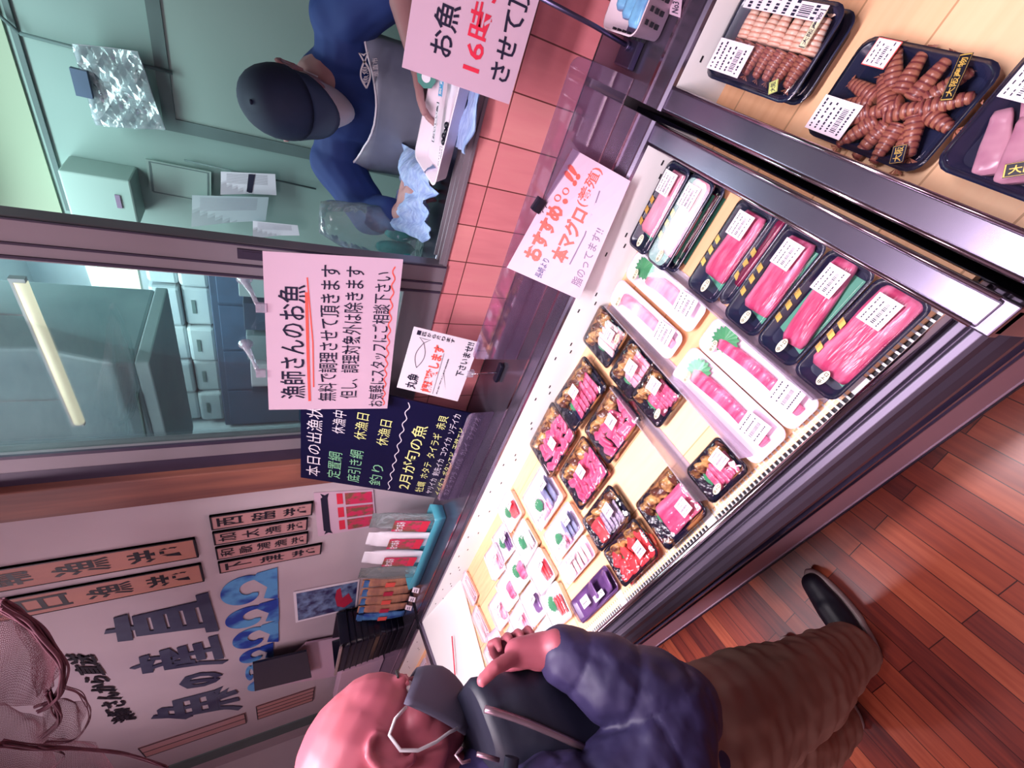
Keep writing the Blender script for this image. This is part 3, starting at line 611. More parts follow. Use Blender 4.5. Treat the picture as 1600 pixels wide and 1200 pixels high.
gold_pack(-0.523, 0.287, 0.112, 0.082, 'brown edged pack of tuna slices with round sticker by the front grille', 'tuna', 'slices', n=6, lab=(0.030, 0.006), sticker=(-0.018, -0.03))
k8 = slab(0.06, 0.05, 0.018, 'y', 0.2, 3).build('red_slice', 'red_fish', [o for o in bpy.data.objects if o.get('label', '').startswith('domed pack of grey')][0]); k8.location = (-0.045, -0.008, 0.012)
# --- clear topped white packs and small clear boxes on the left
def clear_pack(x, y, lx, ly, label, pieces, h=0.022, rz=0, group='clear packs of sliced fish', traym='tray_foam', lab=None, tint='lid', stripe=None, ry=0):
    t = base('clear_fish_pack', label, 'sashimi pack', group, x, y, 0.001, rz=rz, ry=ry)
    dish(lx, ly, h, 0.01, 0.006, 0.0018, 0.003).build('tray', traym, t)
    rnd = random.Random(int(abs(x*1377)+abs(y*991)))
    for (nm, m, cx, cy, sx, sy, n) in pieces:
        if nm == 'leaf': leafmb(sx, sy, 0.012, cx=cx, cy=cy, rot=rnd.random()*3).build('shiso_leaf', 'leaf', t); continue
        if nm == 'shreds':
            mb = MB()
            for q in range(34):
                a = rnd.uniform(0, 6.28); px, py = cx+rnd.uniform(-sx/2, sx/2), cy+rnd.uniform(-sy/2, sy/2)
                mb.tube([(px, py, 0.006+rnd.random()*0.006), (px+0.01*cos(a), py+0.01*sin(a), 0.012+rnd.random()*0.004), (px+0.018*cos(a+0.6), py+0.018*sin(a+0.6), 0.006)], 0.0008, 4)
            tag(mb.build('daikon_shreds', 'daikon', t), kind='stuff'); continue
        o0 = None
        for k in range(n):
            if o0 is None: o0 = slab(sy, sx/n*1.7 if n > 1 else sx, 0.008 if n > 1 else 0.014, 'y', 0.2, cx+k, n=8).build(nm, m, t); o = o0
            else: o = o0.copy(); C.objects.link(o)
            o.location = (cx+(-sx/2+sx*(k+0.5)/n if n > 1 else 0), cy+rnd.uniform(-0.002, 0.002), 0.008); o.rotation_euler = (0, -0.35 if n > 1 else 0, rnd.uniform(-0.1, 0.1))
    lidmb(lx, ly, h, 0.01, 0.012, 0.004).build('lid', tint, t)
    if lab: label_plate(t, lab[0], lab[1], h+0.0125, lab[2], lab[3], rot=lab[4] if len(lab) > 4 else 0)
    if stripe:
        MB().box((stripe[0]-0.028, stripe[1]-0.008, h+0.0124), (stripe[0]+0.028, stripe[1]+0.008, h+0.013)).build('name_strip', 'paper_white', t)
        mb = MB(); q = [(stripe[0]-0.028, stripe[1]+0.008, h+0.0131), (stripe[0]+0.028, stripe[1]+0.008, h+0.0131), (stripe[0]+0.028, stripe[1]-0.008, h+0.0131), (stripe[0]-0.028, stripe[1]-0.008, h+0.0131)]
        letter(mb, q, stripe[2], (0.08, 0.2, 0.92, 0.8), off=0.0003); mb.build('lettering', 'ink_navy', t)
    return t
clear_pack(-1.090, 0.610, 0.200, 0.135, 'wide clear lidded pack of silver blue fish, rearmost of the white three', [('fish_fillet', 'blue_fish', 0.03, 0.0, 0.07, 0.08, 2), ('leaf', 'leaf', -0.05, 0, 0.05, 0.05, 1), ('shreds', '', -0.06, 0.03, 0.04, 0.04, 1), ('belly_slice', 'tuna_pale', -0.005, -0.03, 0.04, 0.03, 2)], lab=(0.055, 0.02, 0.04, 0.032), stripe=(-0.04, -0.045, '刺身用'))
clear_pack(-1.080, 0.479, 0.198, 0.098, 'clear lidded pack of silver blue fish, middle of the white three', [('fish_fillet', 'blue_fish', 0.03, 0, 0.07, 0.06, 3), ('leaf', 'leaf', -0.05, 0, 0.04, 0.05, 1), ('belly_slice', 'tuna_pale', -0.01, -0.02, 0.04, 0.03, 2)], lab=(0.06, 0.01, 0.036, 0.03), stripe=(-0.02, -0.03, '刺身用'))
clear_pack(-1.090, 0.391, 0.192, 0.066, 'narrow clear lidded pack of white fish, nearest the grille of the white three', [('fish_fillet', 'white_fish', 0.0, 0, 0.13, 0.045, 5)], lab=None, stripe=(-0.01, 0.012, '刺身用'))
clear_pack(-1.110, 0.292, 0.236, 0.070, 'flat clear pack of dark purple fish by the front grille', [('fish_fillet', 'purple_fish', 0.03, 0, 0.15, 0.05, 2)], h=0.014, traym='purple_fish', lab=(-0.03, 0.0, 0.045, 0.026), stripe=(0.04, -0.015, '天然'))
small = [(-1.300, 0.700, 'green garnished tub beside the white back wall', 'red_fish', 'leaf'), (-1.300, 0.575, 'white tub of pale flesh with a sprig, behind the green tub', 'white_fish', 'leaf'),
         (-1.440, 0.650, 'small clear pack of mauve fish on green leaves', 'purple_fish', 'leaf'), (-1.430, 0.530, 'small clear pack with magenta slice beside the green garnish', 'tuna', 'leaf'),
         (-1.292, 0.460, 'round clear pack with bright red slices on shreds', 'red_fish', 'shreds'), (-1.300, 0.350, 'clear pack with a large red orange slab', 'red_fish', 'leaf'),
         (-1.430, 0.410, 'clear pack with a dark violet square of fish', 'purple_fish', 'shreds'), (-1.440, 0.292, 'clear pack with violet slice near the front grille', 'blue_fish', 'leaf'),
         (-1.565, 0.640, 'clear pack of pink slices by the knotted board edge', 'tuna_pale', 'shreds'), (-1.565, 0.520, 'clear pack with a hot pink fillet and paper slip', 'tuna', 'shreds'),
         (-1.570, 0.400, 'clear pack of pink cubes near the printed bands', 'tuna_pale', 'shreds'), (-1.580, 0.285, 'clear pack wrapped in a black printed band', 'white_fish', 'leaf'),
         (-1.700, 0.500, 'pale clear pack of rosy slices above the customer hand', 'tuna_pale', 'shreds'), (-1.710, 0.370, 'clear pack with a grey green fillet above the customer hand', 'blue_fish', 'leaf'),
         (-1.840, 0.420, 'half hidden pale pack behind the customer hand', 'tuna_pale', 'shreds')]
for i, (x, y, lb, m, g) in enumerate(small):
    pc = [(g, '', -0.03, 0.012, 0.055, 0.055, 1), ('fish_slice', m, 0.014, -0.006, 0.05, 0.055, 3 if i % 3 else 1)]
    if g == 'leaf': pc.append(('shreds', '', 0.0, 0.03, 0.05, 0.02, 1))
    t = clear_pack(x-0.004, y, 0.134, 0.112, lb, pc, rz=0.08*sin(i*2.1), group='small clear fish packs at the left', traym='tray_clear' if i % 2 else 'tray_foam', lab=(0.034, 0.01, 0.036, 0.03, 0.2) if i % 2 == 0 else None)
    if i == 11:
        MB().box((-0.05, -0.01, 0.0352), (0.05, 0.012, 0.0362)).build('black_band', 'black_plastic', t)
for i in range(3):
    x, y = -1.915-0.02*i, 0.69-0.15*i
    clear_pack(x, y, 0.085, 0.135, ['flat white pack against the sloping end panel, farthest back', 'flat white pack against the sloping end panel, middle one', 'flat white pack against the sloping end panel, nearest the hand'][i], [('fish_fillet', 'white_fish', 0, 0, 0.05, 0.1, 3)], h=0.016, rz=0.18, group='flat white packs along the end panel')
for i in range(8):
    clear_pack(-2.75-0.2*(i % 4), 0.66-0.17*(i//4), 0.15, 0.13, 'white pack in the farthest left case, %s row, %s from the steel rail' % (['back', 'front'][i//4], ['first', 'second', 'third', 'fourth'][i % 4]), [('fish_fillet', 'white_fish' if i % 2 else 'tuna_pale', 0, 0, 0.08, 0.08, 3)], h=0.018, group='packs in the farthest left case')
# --- shrimp trays in the right hand case
def big_tray(x, y, o, label, lx, ly, contents, rz=0, cat='seafood pack', lab=True, h=0.026):
    t = base('seafood_pack', label, cat, 'square black packs of shellfish and squid', x, y, o, rz=rz)
    dish(lx, ly, h, 0.018, 0.008, 0.0018, 0.005).build('tray', 'tray_black', t)
    contents(t)
    lidmb(lx, ly, h, 0.018, 0.010, 0.005).build('lid', 'lid', t)
    return t
def shrimp_mesh(L, r, nseg=7):
    loops = []; n = nseg*4
    for i in range(n+1):
        t = i/n; a = (t-0.5)*0.9; rr = r*(0.9-0.45*t)*(1+0.10*(1 if (i % 4) < 3 else -0.8))*(0.55 if i in (0, n) else 1)
        cx, cz = L*sin(a)/0.9, -L*0.5*(1-cos(a))
        loops.append([(cx, rr*cos(2*pi*k/10)*1.05, cz+rr*sin(2*pi*k/10)) for k in range(10)])
    mb = MB().loft(loops)
    for s in (-1, 0, 1): mb.add([(L*0.48, 0, -0.006), (L*0.62, s*0.007-0.003, -0.008), (L*0.62, s*0.007+0.003, -0.006)], [(0, 1, 2)])
    return mb
def shrimp_mesh_b(L, r, nseg=7):
    loops = []; mb = MB(); n = nseg*4
    for s in range(nseg):
        lp = []
        for i in (s*4+2, s*4+3):
            t = i/n; a = (t-0.5)*0.9; rr = r*(0.9-0.45*t)*1.115
            cx, cz = L*sin(a)/0.9, -L*0.5*(1-cos(a)); lp.append([(cx, rr*cos(2*pi*k/10)*1.05, cz+rr*sin(2*pi*k/10)) for k in range(10)])
        mb.loft(lp, False, False)
    return mb
def shrimps(t, m1, m2, spots, L=0.055, r=0.0095):
    a0 = None
    for (x, y, z, a) in spots:
        if a0 is None:
            a0 = shrimp_mesh(L, r).build('shrimp', m1, t); shrimp_mesh_b(L, r).build('shell_bands', m2, a0); o = a0
        else: o = copy_tree(a0, t)
        o.location = (x, y, z); o.rotation_euler = (random.uniform(-0.3, 0.3), random.uniform(-0.08, 0.08), a)
rnd = random.Random(3)
def c_shrimp2(t):
    sp = []
    for (x, y, a) in [(-0.042, 0.02, 2.6), (-0.045, -0.002, 2.9), (-0.042, -0.024, 3.2), (-0.03, 0.04, 2.3), (-0.012, 0.05, 1.9), (0.0, -0.056, 4.5), (-0.024, -0.046, 3.7), (-0.038, -0.044, 3.5), (0.038, 0.030, 0.6), (0.040, 0.008, 0.2), (0.038, -0.016, -0.1), (0.034, -0.038, -0.5), (0.018, -0.054, -1.0), (0.008, 0.05, 1.4), (0.0, -0.02, 5.2), (0.012, 0.02, 0.9), (-0.01, 0.012, 2.2)]:
        sp.append((x*0.98-0.002, y*1.06-0.004, 0.017+0.008*rnd.random(), a))
    shrimps(t, 'shrimp', 'shrimp_band', sp, L=0.054, r=0.0132)
def c_shrimp1(t):
    sp = []
    for i in range(7):
        for j in range(2):
            sp.append((-0.022+0.046*j, -0.07+0.022*i, 0.016+0.003*rnd.random(), 0.1 if j else 3.0))
    shrimps(t, 'shrimp', 'shrimp_band', sp[0::2], L=0.044, r=0.0130); shrimps(t, 'shrimp_pale', 'shrimp_pale_band', sp[1::2], L=0.048, r=0.0135)
def c_squid(t):
    o0 = None
    for i in range(5):
        for j in range(2):
            if o0 is None: o0 = slab(0.070, 0.032, 0.016, 'x', 0.45, 2.2, n=10).build('squid_piece', 'squid', t); o = o0
            else: o = o0.copy(); C.objects.link(o)
            o.location = (-0.026+0.056*j, -0.06+0.026*i+0.006*j, 0.007+0.003*(i % 2)); o.rotation_euler = (0, 0, 0.5+0.25*rnd.random())
def empty_c(t): pass
def strip(t, cx, cy, z, L, W, txt, rot, m='black_plastic', ink='gold_ink', name='name_strip'):
    mt = Matrix.Translation((cx, cy, z)) @ Matrix.Rotation(rot, 4, 'Z')
    o = MB().box((-L/2, -W/2, 0), (L/2, W/2, 0.0007), mt).build(name, m, t)
    q = [mt @ Vector(p) for p in ((-L/2, W/2, 0.0007), (L/2, W/2, 0.0007), (L/2, -W/2, 0.0007), (-L/2, -W/2, 0.0007))]
    mb = MB(); letter(mb, q, txt, (0.08, 0.2, 0.92, 0.8), bold=0.015, off=0.0005)
    for a, b in (((0.02, 0.06), (0.98, 0.06)), ((0.02, 0.94), (0.98, 0.94)), ((0.02, 0.06), (0.02, 0.94)), ((0.98, 0.06), (0.98, 0.94))): ribbon(mb, q, [a, b], 0.012, 0.0005)
    mb.build('lettering', ink, o)
HT = 0.0366
s1b = big_tray(0.112, 0.672, 0.001, 'black lidded pack under the pale shrimp pack, lower of its stack', 0.125, 0.188, empty_c)
s1 = big_tray(0.108, 0.668, 0.040, 'black lidded pack of pale shrimp under sunlit glare, top of its stack', 0.127, 0.194, c_shrimp1)
label_plate(s1, -0.030, 0.050, HT, 0.045, 0.075, lines=6); label_plate(s1, 0.046, 0.0, HT, 0.020, 0.15, lines=8)
strip(s1, -0.048, -0.062, HT, 0.018, 0.014, '大阪', 0.6, 'label_yellow', 'ink_navy'); strip(s1, 0.028, -0.07, HT, 0.046, 0.012, '大阪産物', 0.0, 'label_cream', 'ink_navy')
s2 = big_tray(0.088, 0.458, 0.001, 'square black pack filled with brown striped shrimp', 0.130, 0.184, c_shrimp2)
label_plate(s2, -0.036, 0.056, HT, 0.046, 0.062, lines=6); label_plate(s2, 0.046, 0.050, HT, 0.030, 0.032, red=True); strip(s2, 0.040, -0.056, HT, 0.050, 0.013, '大阪産物', 0.35); strip(s2, -0.050, -0.060, HT, 0.022, 0.016, '大阪', 0.5, 'tray_black')
s3b = big_tray(0.112, 0.238, 0.001, 'black pack beneath the squid pack, its edge sticking out', 0.135, 0.150, empty_c)
s3 = big_tray(0.104, 0.262, 0.040, 'black pack of pinkish squid pieces with orange bordered price label', 0.135, 0.160, c_squid)
strip(s3, -0.036, -0.012, HT, 0.050, 0.015, '大阪産物', -1.0); label_plate(s3, 0.006, -0.042, HT, 0.034, 0.042, rot=0.1, red=True, lines=5); strip(s3, 0.004, -0.030, HT+0.0012, 0.022, 0.008, '¥320', 0.1, 'label', 'ink_blue', 'price'); label_plate(s3, 0.03, 0.055, HT, 0.04, 0.03)
# ================================================================== SIGNS AND WALL LETTERING
PO = 0.0012
def sign(name, corners, m, label, cat, group=None, th=0.0012, nu=6, curl=None):
    o = sheet(corners, th, nu, nu, curl=curl).build(name, m); tag(o, label, cat, group); return o
cA = [ony((420, 640), 0.97), ony((410, 392), 0.97), ony((630, 405), 0.97), ony((605, 638), 0.97)]
sA = sign('hand_lettered_sign', cA, 'paper', 'large hand lettered pink card on the window about fishermen preparing fish free', 'sign')
mb = MB(); letter(mb, cA, '漁師さんのお魚', (0.09, 0.09, 0.84, 0.28), bold=0.008)
letter(mb, cA, '無料で調理させて頂きます', (0.07, 0.38, 0.95, 0.53), bold=0.004); letter(mb, cA, '但し、調理対象外は除きます', (0.09, 0.56, 0.95, 0.71), bold=0.004)
letter(mb, cA, 'お気軽にスタッフにご相談下さい', (0.02, 0.80, 0.93, 0.94), bold=0.004, slope=-0.03); mb.build('lettering', 'ink_navy', sA)
mb = MB(); ribbon(mb, cA, [(0.07, 0.315), (0.4, 0.30), (0.80, 0.285)], 0.011, PO); ribbon(mb, cA, [(0.18, 0.345), (0.5, 0.335), (0.88, 0.29)], 0.005, PO)
ribbon(mb, cA, [(0.03+0.93*i/80, 0.955-0.02*i/80+0.012*sin(i*0.95)) for i in range(81)], 0.005, PO); mb.build('red_underlines', 'ink_coral', sA)
for yy in (480, 583):
    q = ony((404, yy), 0.97)
    t = thing('suction_hook', 'clear suction hook holding the %s of the large pink card' % ('right top edge' if yy == 480 else 'left top edge'), 'hook', 'clear suction hooks', q)
    MB().tube([(0, 0.119, 0.03), (0, 0.105, 0.028), (0, 0.05, 0.012), (0, 0.0, 0)], [0.018, 0.009, 0.005, 0.005], 14).build('cup', 'clear_plastic', t)
    MB().box((-0.012, -0.004, -0.016), (0.012, 0.003, 0.006)).build('clip', 'clear_plastic', t)
# blackboard
cB = [ony((470, 745), 1.045), ony((470, 587), 1.045), onz((757, 650), 0.845), onz((700, 780), 0.845)]
sB = sign('blackboard', cB, 'board_navy', 'dark navy chalk menu board listing February fish, leaning on the ledge', 'blackboard', th=0.006)
mg = MB(); my = MB(); mw = MB(); O2 = 0.0045
letter(mw, cB, '本日の出漁状況', (0.05, 0.03, 0.90, 0.11), off=O2); letter(mg, cB, '定置網', (0.06, 0.15, 0.36, 0.23), off=O2); letter(mw, cB, '休漁中', (0.56, 0.16, 0.78, 0.23), off=O2)
letter(mg, cB, '底引き網', (0.05, 0.27, 0.42, 0.35), off=O2); letter(my, cB, '休漁日', (0.54, 0.28, 0.80, 0.35), off=O2)
letter(mg, cB, '釣り', (0.05, 0.41, 0.30, 0.49), off=O2); letter(my, cB, '休漁日', (0.52, 0.41, 0.78, 0.48), off=O2)
ribbon(mw, cB, [(0.02+0.96*i/60, 0.545+0.009*sin(i*0.9)) for i in range(61)], 0.0028, O2)
letter(my, cB, '2月が旬の魚', (0.06, 0.60, 0.80, 0.69), off=O2, bold=0.005)
letter(my, cB, '牡蠣  ホタテ  タイラギ  赤貝', (0.05, 0.73, 0.93, 0.79), off=O2); letter(mw, cB, 'ヤリイカ  剣先イカ  コウイカ  ソデイカ', (0.05, 0.81, 0.97, 0.86), off=O2)
letter(my, cB, 'イイダコ  ボタンエビ  天然エビ', (0.05, 0.875, 0.85, 0.925), off=O2); letter(mw, cB, 'カスゴ  サワラ  メバル  カレイ  マナガツオ', (0.06, 0.94, 0.98, 0.985), off=O2)
mg.build('green_chalk', 'chalk_green', sB); my.build('yellow_chalk', 'chalk_yellow', sB); mw.build('white_chalk', 'chalk_white', sB)
# small clipped sign
cS = [ony((620, 605), 0.965), ony((647, 510), 0.965), ony((750, 535), 0.965), ony((715, 627), 0.965)]
sS = sign('small_sign', cS, 'paper_white', 'small square clipped sign with a drawn fish and red lettering', 'sign')
mb = MB(); letter(mb, cS, '丸魚', (0.04, 0.10, 0.30, 0.27), bold=0.02); letter(mb, cS, 'お気軽に御相談', (0.04, 0.60, 0.66, 0.74), bold=0.02); letter(mb, cS, '下さいませ!!', (0.42, 0.80, 0.97, 0.93), bold=0.02)
column(mb, cS, '一匹から承ります', (0.90, 0.05, 0.965, 0.62), bold=0.02)
ribbon(mb, cS, [(0.40+0.4*t/20, 0.19-0.065*sin(pi*t/20)) for t in range(21)], 0.004, PO); ribbon(mb, cS, [(0.40+0.4*t/20, 0.19+0.065*sin(pi*t/20)) for t in range(21)], 0.004, PO)
ribbon(mb, cS, [(0.80, 0.19), (0.87, 0.11), (0.86, 0.19), (0.87, 0.27), (0.80, 0.19)], 0.004, PO); ribbon(mb, cS, [(0.03, 0.55), (0.72, 0.52)], 0.003, PO); mb.build('lettering', 'ink_navy', sS)
mb = MB(); letter(mb, cS, '調理致します', (0.04, 0.34, 0.82, 0.52), bold=0.035); mb.build('red_lettering', 'ink_coral', sS)
bp = onz((780, 582), 0.835); cp = (Vector(cS[2])+Vector(cS[3]))/2
t = thing('sign_clip', 'black footed clip stand gripping the small square sign', 'clip stand', None, (bp.x, bp.y, 0.832))
MB().prism([(-0.035, -0.012), (0.035, -0.012), (0.04, 0.0), (0.035, 0.012), (-0.035, 0.012), (-0.04, 0)], 0, 0.012, 'xy').build('foot', 'clip_black', t, bevel=0.003)
MB().tube([(0, 0, 0.01), ((cp.x-bp.x)*0.6, (cp.y-bp.y)*0.6, 0.04), (cp.x-bp.x, cp.y-bp.y-0.004, cp.z-0.832-0.01)], 0.0025, 8).build('stem', 'chrome', t)
MB().box((cp.x-bp.x-0.012, cp.y-bp.y-0.006, cp.z-0.832-0.018), (cp.x-bp.x+0.012, cp.y-bp.y+0.006, cp.z-0.832+0.006)).build('jaw', 'clear_plastic', t)
# recommendation card clipped to the guard
cC = [Vector((-0.443, 0.886, 0.982)), Vector((-0.156, 0.925, 0.897)), Vector((-0.164, 0.792, 0.841)), Vector((-0.451, 0.776, 0.838))]
cC = [ony((792, 418), 0.886), ony((895, 232), 0.928), onz((985, 283), 0.842), onz((905, 468), 0.842)]
sC = sign('recommendation_card', cC, 'paper', 'pink card with red brush lettering recommending tuna, clipped over the case edge', 'sign')
mb = MB(); letter(mb, cC, 'おすすめ', (0.14, 0.10, 0.60, 0.34), bold=0.05); letter(mb, cC, '!!', (0.78, 0.06, 0.90, 0.32), bold=0.05, shear=0.3)
for u, v in ((0.65, 0.16), (0.72, 0.22)): ribbon(mb, cC, [(u+0.022*cos(a), v+0.045*sin(a)) for a in [2*pi*k/16 for k in range(17)]], 0.006, PO)
poly_on(mb, cC, [(0.655+0.02*cos(2*pi*k/12), 0.28+0.04*sin(2*pi*k/12)) for k in range(12)]); letter(mb, cC, '本マグロ', (0.22, 0.42, 0.66, 0.66), bold=0.035); letter(mb, cC, '(養殖)', (0.68, 0.40, 0.97, 0.60), bold=0.01); mb.build('red_lettering', 'ink_coral', sC)
mb = MB(); letter(mb, cC, '長崎より', (0.03, 0.36, 0.20, 0.46), bold=0.012); mb.build('blue_lettering', 'ink_blue', sC)
mb = MB(); letter(mb, cC, '脂のってます!!', (0.10, 0.82, 0.60, 0.95), bold=0.01); ribbon(mb, cC, [(0.24, 0.71), (0.50, 0.73), (0.84, 0.66)], 0.009, PO); mb.build('grey_lettering', 'ink_grey', sC)
q = ony((842, 321), 0.905)
t = thing('binder_clip', 'black binder clip fixing the tuna card to the clear guard', 'clip', None, (q.x, q.y, q.z), rz=0, ry=0.3)
MB().prism([(-0.016, -0.008), (0.016, -0.008), (0.016, 0.012), (-0.016, 0.012)], -0.010, 0.010, 'xz').build('body', 'clip_black', t, bevel=0.002)
MB().tube([(-0.006, -0.006, -0.004), (-0.007, -0.013, -0.026), (0.007, -0.013, -0.026), (0.006, -0.006, -0.004)], 0.0012, 6).build('wire_handle', 'chrome', t)
# standing sign at the right of the window
cD = [ony((628, 105), 0.95), ony((660, -80), 0.95), ony((862, -60), 0.95), ony((795, 163), 0.95)]
cD = [cD[0], Vector((0.19, 0.95, cD[0].z-0.004)), Vector((0.19, 0.95, cD[3].z-0.004)), cD[3]]
sD = sign('closing_time_sign', cD, 'paper', 'pink card with 16 30 in red, on a rod stand, cut by the frame edge', 'sign')
mb = MB(); letter(mb, cD, 'お魚の調理は', (0.12, 0.18, 1.10-0.2, 0.38), bold=0.012); letter(mb, cD, 'させて頂きます', (0.10, 0.74, 0.96, 0.93), bold=0.015); mb.build('lettering', 'ink_navy', sD)
mb = MB(); letter(mb, cD, '16時30分', (0.10, 0.46, 0.80, 0.66), bold=0.012); mb.build('red_lettering', 'ink_red', sD)
t = thing('sign_stand', 'grey rod stand with square foot beside the white basket', 'sign stand', None, (0.045, 0.945, 0.832))
MB().box((-0.035, -0.03, 0), (0.035, 0.03, 0.014)).build('foot', 'steel_dark', t, bevel=0.003)
MB().tube([(0, 0, 0.012), (0.006, 0.008, 0.10), (0.01, 0.010, 0.24)], 0.0045, 10).build('rod', 'steel_dark', t)
MB().tube([(0, 0, 0.012), (0, 0, 0.022)], 0.009, 10).build('collar', 'steel_dark', t)
# white basket of ice packs
t = thing('basket', 'white perforated basket of blue ice packs on the ledge', 'basket', None, (0.13, 0.93, 0.834), rz=0.0)
d_ = dish(0.15, 0.125, 0.06, 0.018, 0.008, 0.003, 0.002).build('shell', 'basket_white', t)
hl = MB()
for i in range(6):
    for j in range(3):
        x = -0.05+0.02*i; hl.box((x, -0.0605, 0.016+0.013*j), (x+0.008, -0.0535, 0.022+0.013*j))
for i in range(5):
    for j in range(3):
        y = -0.04+0.018*i; hl.box((-0.0735, y, 0.016+0.013*j), (-0.066, y+0.007, 0.022+0.013*j))
hl.build('holes', 'slot_dark', t)
for i in range(3):
    o = slab(0.10, 0.035, 0.02, 'x', 0.1, i).build('ice_pack', 'ice_blue', None); o.location = (0.13+0.01*i-0.01, 0.93-0.034+0.034*i, 0.876); o.rotation_euler = (0.15*i, 0, 0.1*i)
    tag(o, ['blue ice pack at the front of the white basket', 'blue ice pack in the middle of the white basket', 'blue ice pack at the rear of the white basket'][i], 'ice pack', 'ice packs in the basket')
cT = [Vector((0.055, 0.80, 0.8372)), Vector((0.075, 0.80, 0.8372)), Vector((0.075, 0.788, 0.8365)), Vector((0.055, 0.788, 0.8365))]
cT = [onz((1046, 22), 0.8375), onz((1049, -4), 0.8375), onz((1066, -2), 0.8375), onz((1063, 28), 0.8375)]
o = sheet(cT, 0.0008).build('number_sticker', 'paper'); tag(o, 'small pink sticker reading No3 on the steel ledge', 'sticker'); mb = MB(); letter(mb, cT, 'No3', (0.15, 0.2, 0.8, 0.8), bold=0.02, off=0.0008); mb.build('lettering', 'ink_navy', o)
# wall plaques
YW = 1.099
def plaque(x0, x1, z0, z1, chars, label, m, cb=None):
    c = [Vector((x0, YW-0.008, z1)), Vector((x1, YW-0.008, z1)), Vector((x1, YW-0.008, z0)), Vector((x0, YW-0.008, z0))]
    t = thing('port_plaque', label, 'plaque', 'vertical port name plaques on the white wall', ((x0+x1)/2, YW, z0))
    def L(mb): mb.v = [(v[0]-(x0+x1)/2, v[1]-YW, v[2]-z0) for v in mb.v]; return mb
    L(MB().box((x0, YW-0.008, z0), (x1, YW, z1))).build('board', m, t)
    b = 0.006; L(MB().box((x1-b, YW-0.0095, z0), (x1, YW, z1)).box((x0, YW-0.0095, z0), (x0+b*0.6, YW, z1)).box((x0, YW-0.0095, z0), (x1, YW, z0+b)).box((x0, YW-0.0095, z1-b), (x1, YW, z1))).build('border', 'ink_black', t)
    mb = MB(); column(mb, c, chars, (0.2, 0.02, 0.82, 0.97), bold=0.012, off=0.0012); L(mb).build('lettering', 'ink_black', t)
plaque(-1.942, -1.800, 1.765, 2.62, '淡輪漁港', 'large orange port plaque nearest the window post, its top cut off', 'plaque_orange')
plaque(-2.150, -1.998, 1.765, 2.52, '深日漁港', 'large orange port plaque second from the window post', 'plaque_orange')
for i, (x0, x1, z0, ch) in enumerate([(-1.760, -1.668, 1.36, '西脇港'), (-1.872, -1.782, 1.375, '加太漁港'), (-1.990, -1.896, 1.37, '和歌浦漁港'), (-2.108, -2.016, 1.31, '下津港')]):
    plaque(x0, x1, z0, 1.708, ch, ['short pink plaque nearest the window post', 'short pink plaque second from the window post', 'short pink plaque third from the window post, with five characters', 'short pink plaque farthest from the window post'][i], 'plaque_pink')
def plq2(x0, x1, z0, z1, lab, n):
    mb = MB(); t = MB().box((x0, YW-0.006, z0), (x1, YW, z1)).build('striped_plaque', 'plaque_pink'); tag(t, lab, 'plaque', 'thin plaques low on the white wall')
    m2 = MB()
    for i in range(n+1):
        x = x0+(x1-x0)*i/n; m2.box((x-0.005, YW-0.0075, z0), (x+0.005, YW-0.006, z1))
    m2.box((x0, YW-0.0075, z0), (x1, YW-0.006, z0+0.006)); m2.box((x0, YW-0.0075, z1-0.006), (x1, YW-0.006, z1)); m2.build('border', 'ink_black', t)
for nm, pp, n, lab in (('a', [(218, 1163), (222, 1183), (383, 1117), (386, 1128)], 2, 'long thin empty plaque below the big fish lettering'), ('b', [(398, 1107), (405, 1128), (490, 1070), (492, 1086)], 4, 'short striped plaque beside the bald head')):
    P4 = [ony(p, 1.1) for p in pp]; xs = sorted(p.x for p in P4); zs = sorted(p.z for p in P4); plq2((xs[0]+xs[1])/2, (xs[2]+xs[3])/2, (zs[0]+zs[1])/2, (zs[2]+zs[3])/2, lab, n)
# big wall lettering in image-derived wall boxes
def wbox(l, r_, t_, b_):
    return [Vector((l, YW, t_)), Vector((r_, YW, t_)), Vector((r_, YW, b_)), Vector((l, YW, b_))]
def quadw(pts): return [ony(p, YW-0.002) for p in pts]     # TL, TR, BR, BL in the photo frame
def wall_text(pts, txt, bold, lab, m='slate_ink', name='wall_character', grp='large brush characters on the white wall'):
    c = quadw(pts); mb = MB(); letter(mb, c, txt, (0, 0, 1, 1), bold=bold, off=0.002); o = mb.build(name, m, solid=0.004); tag(o, lab, 'lettering', grp); return o
wall_text([(165, 1005), (160, 968), (325, 925), (342, 985)], '直', 0.025, 'largest dark brush character, rightmost of the four on the wall')
wall_text([(205, 1057), (200, 1030), (345, 990), (358, 1035)], '産', 0.02, 'second dark brush character from the right on the wall')
wall_text([(282, 1082), (278, 1056), (345, 1046), (352, 1062)], 'の', 0.05, 'round dark brush character between the fish character and its neighbour')
wall_text([(238, 1132), (232, 1100), (370, 1062), (380, 1108)], '魚', 0.02, 'dark brush fish character, leftmost of the four on the wall')
pz = [(205, 1130), (187, 1128), (100, 1030), (102, 1052)]
c = quadw([(178, 1133), (100, 1022), (146, 1022), (215, 1122)])
mb = MB(); letter(mb, c, '漁師さんから直送', (0, 0, 1, 1), bold=0.02, off=0.002, shear=0.2); tag(mb.build('slanted_slogan', 'ink_black', solid=0.004), 'slanting line of small dark brush characters beside the hanging net', 'lettering')
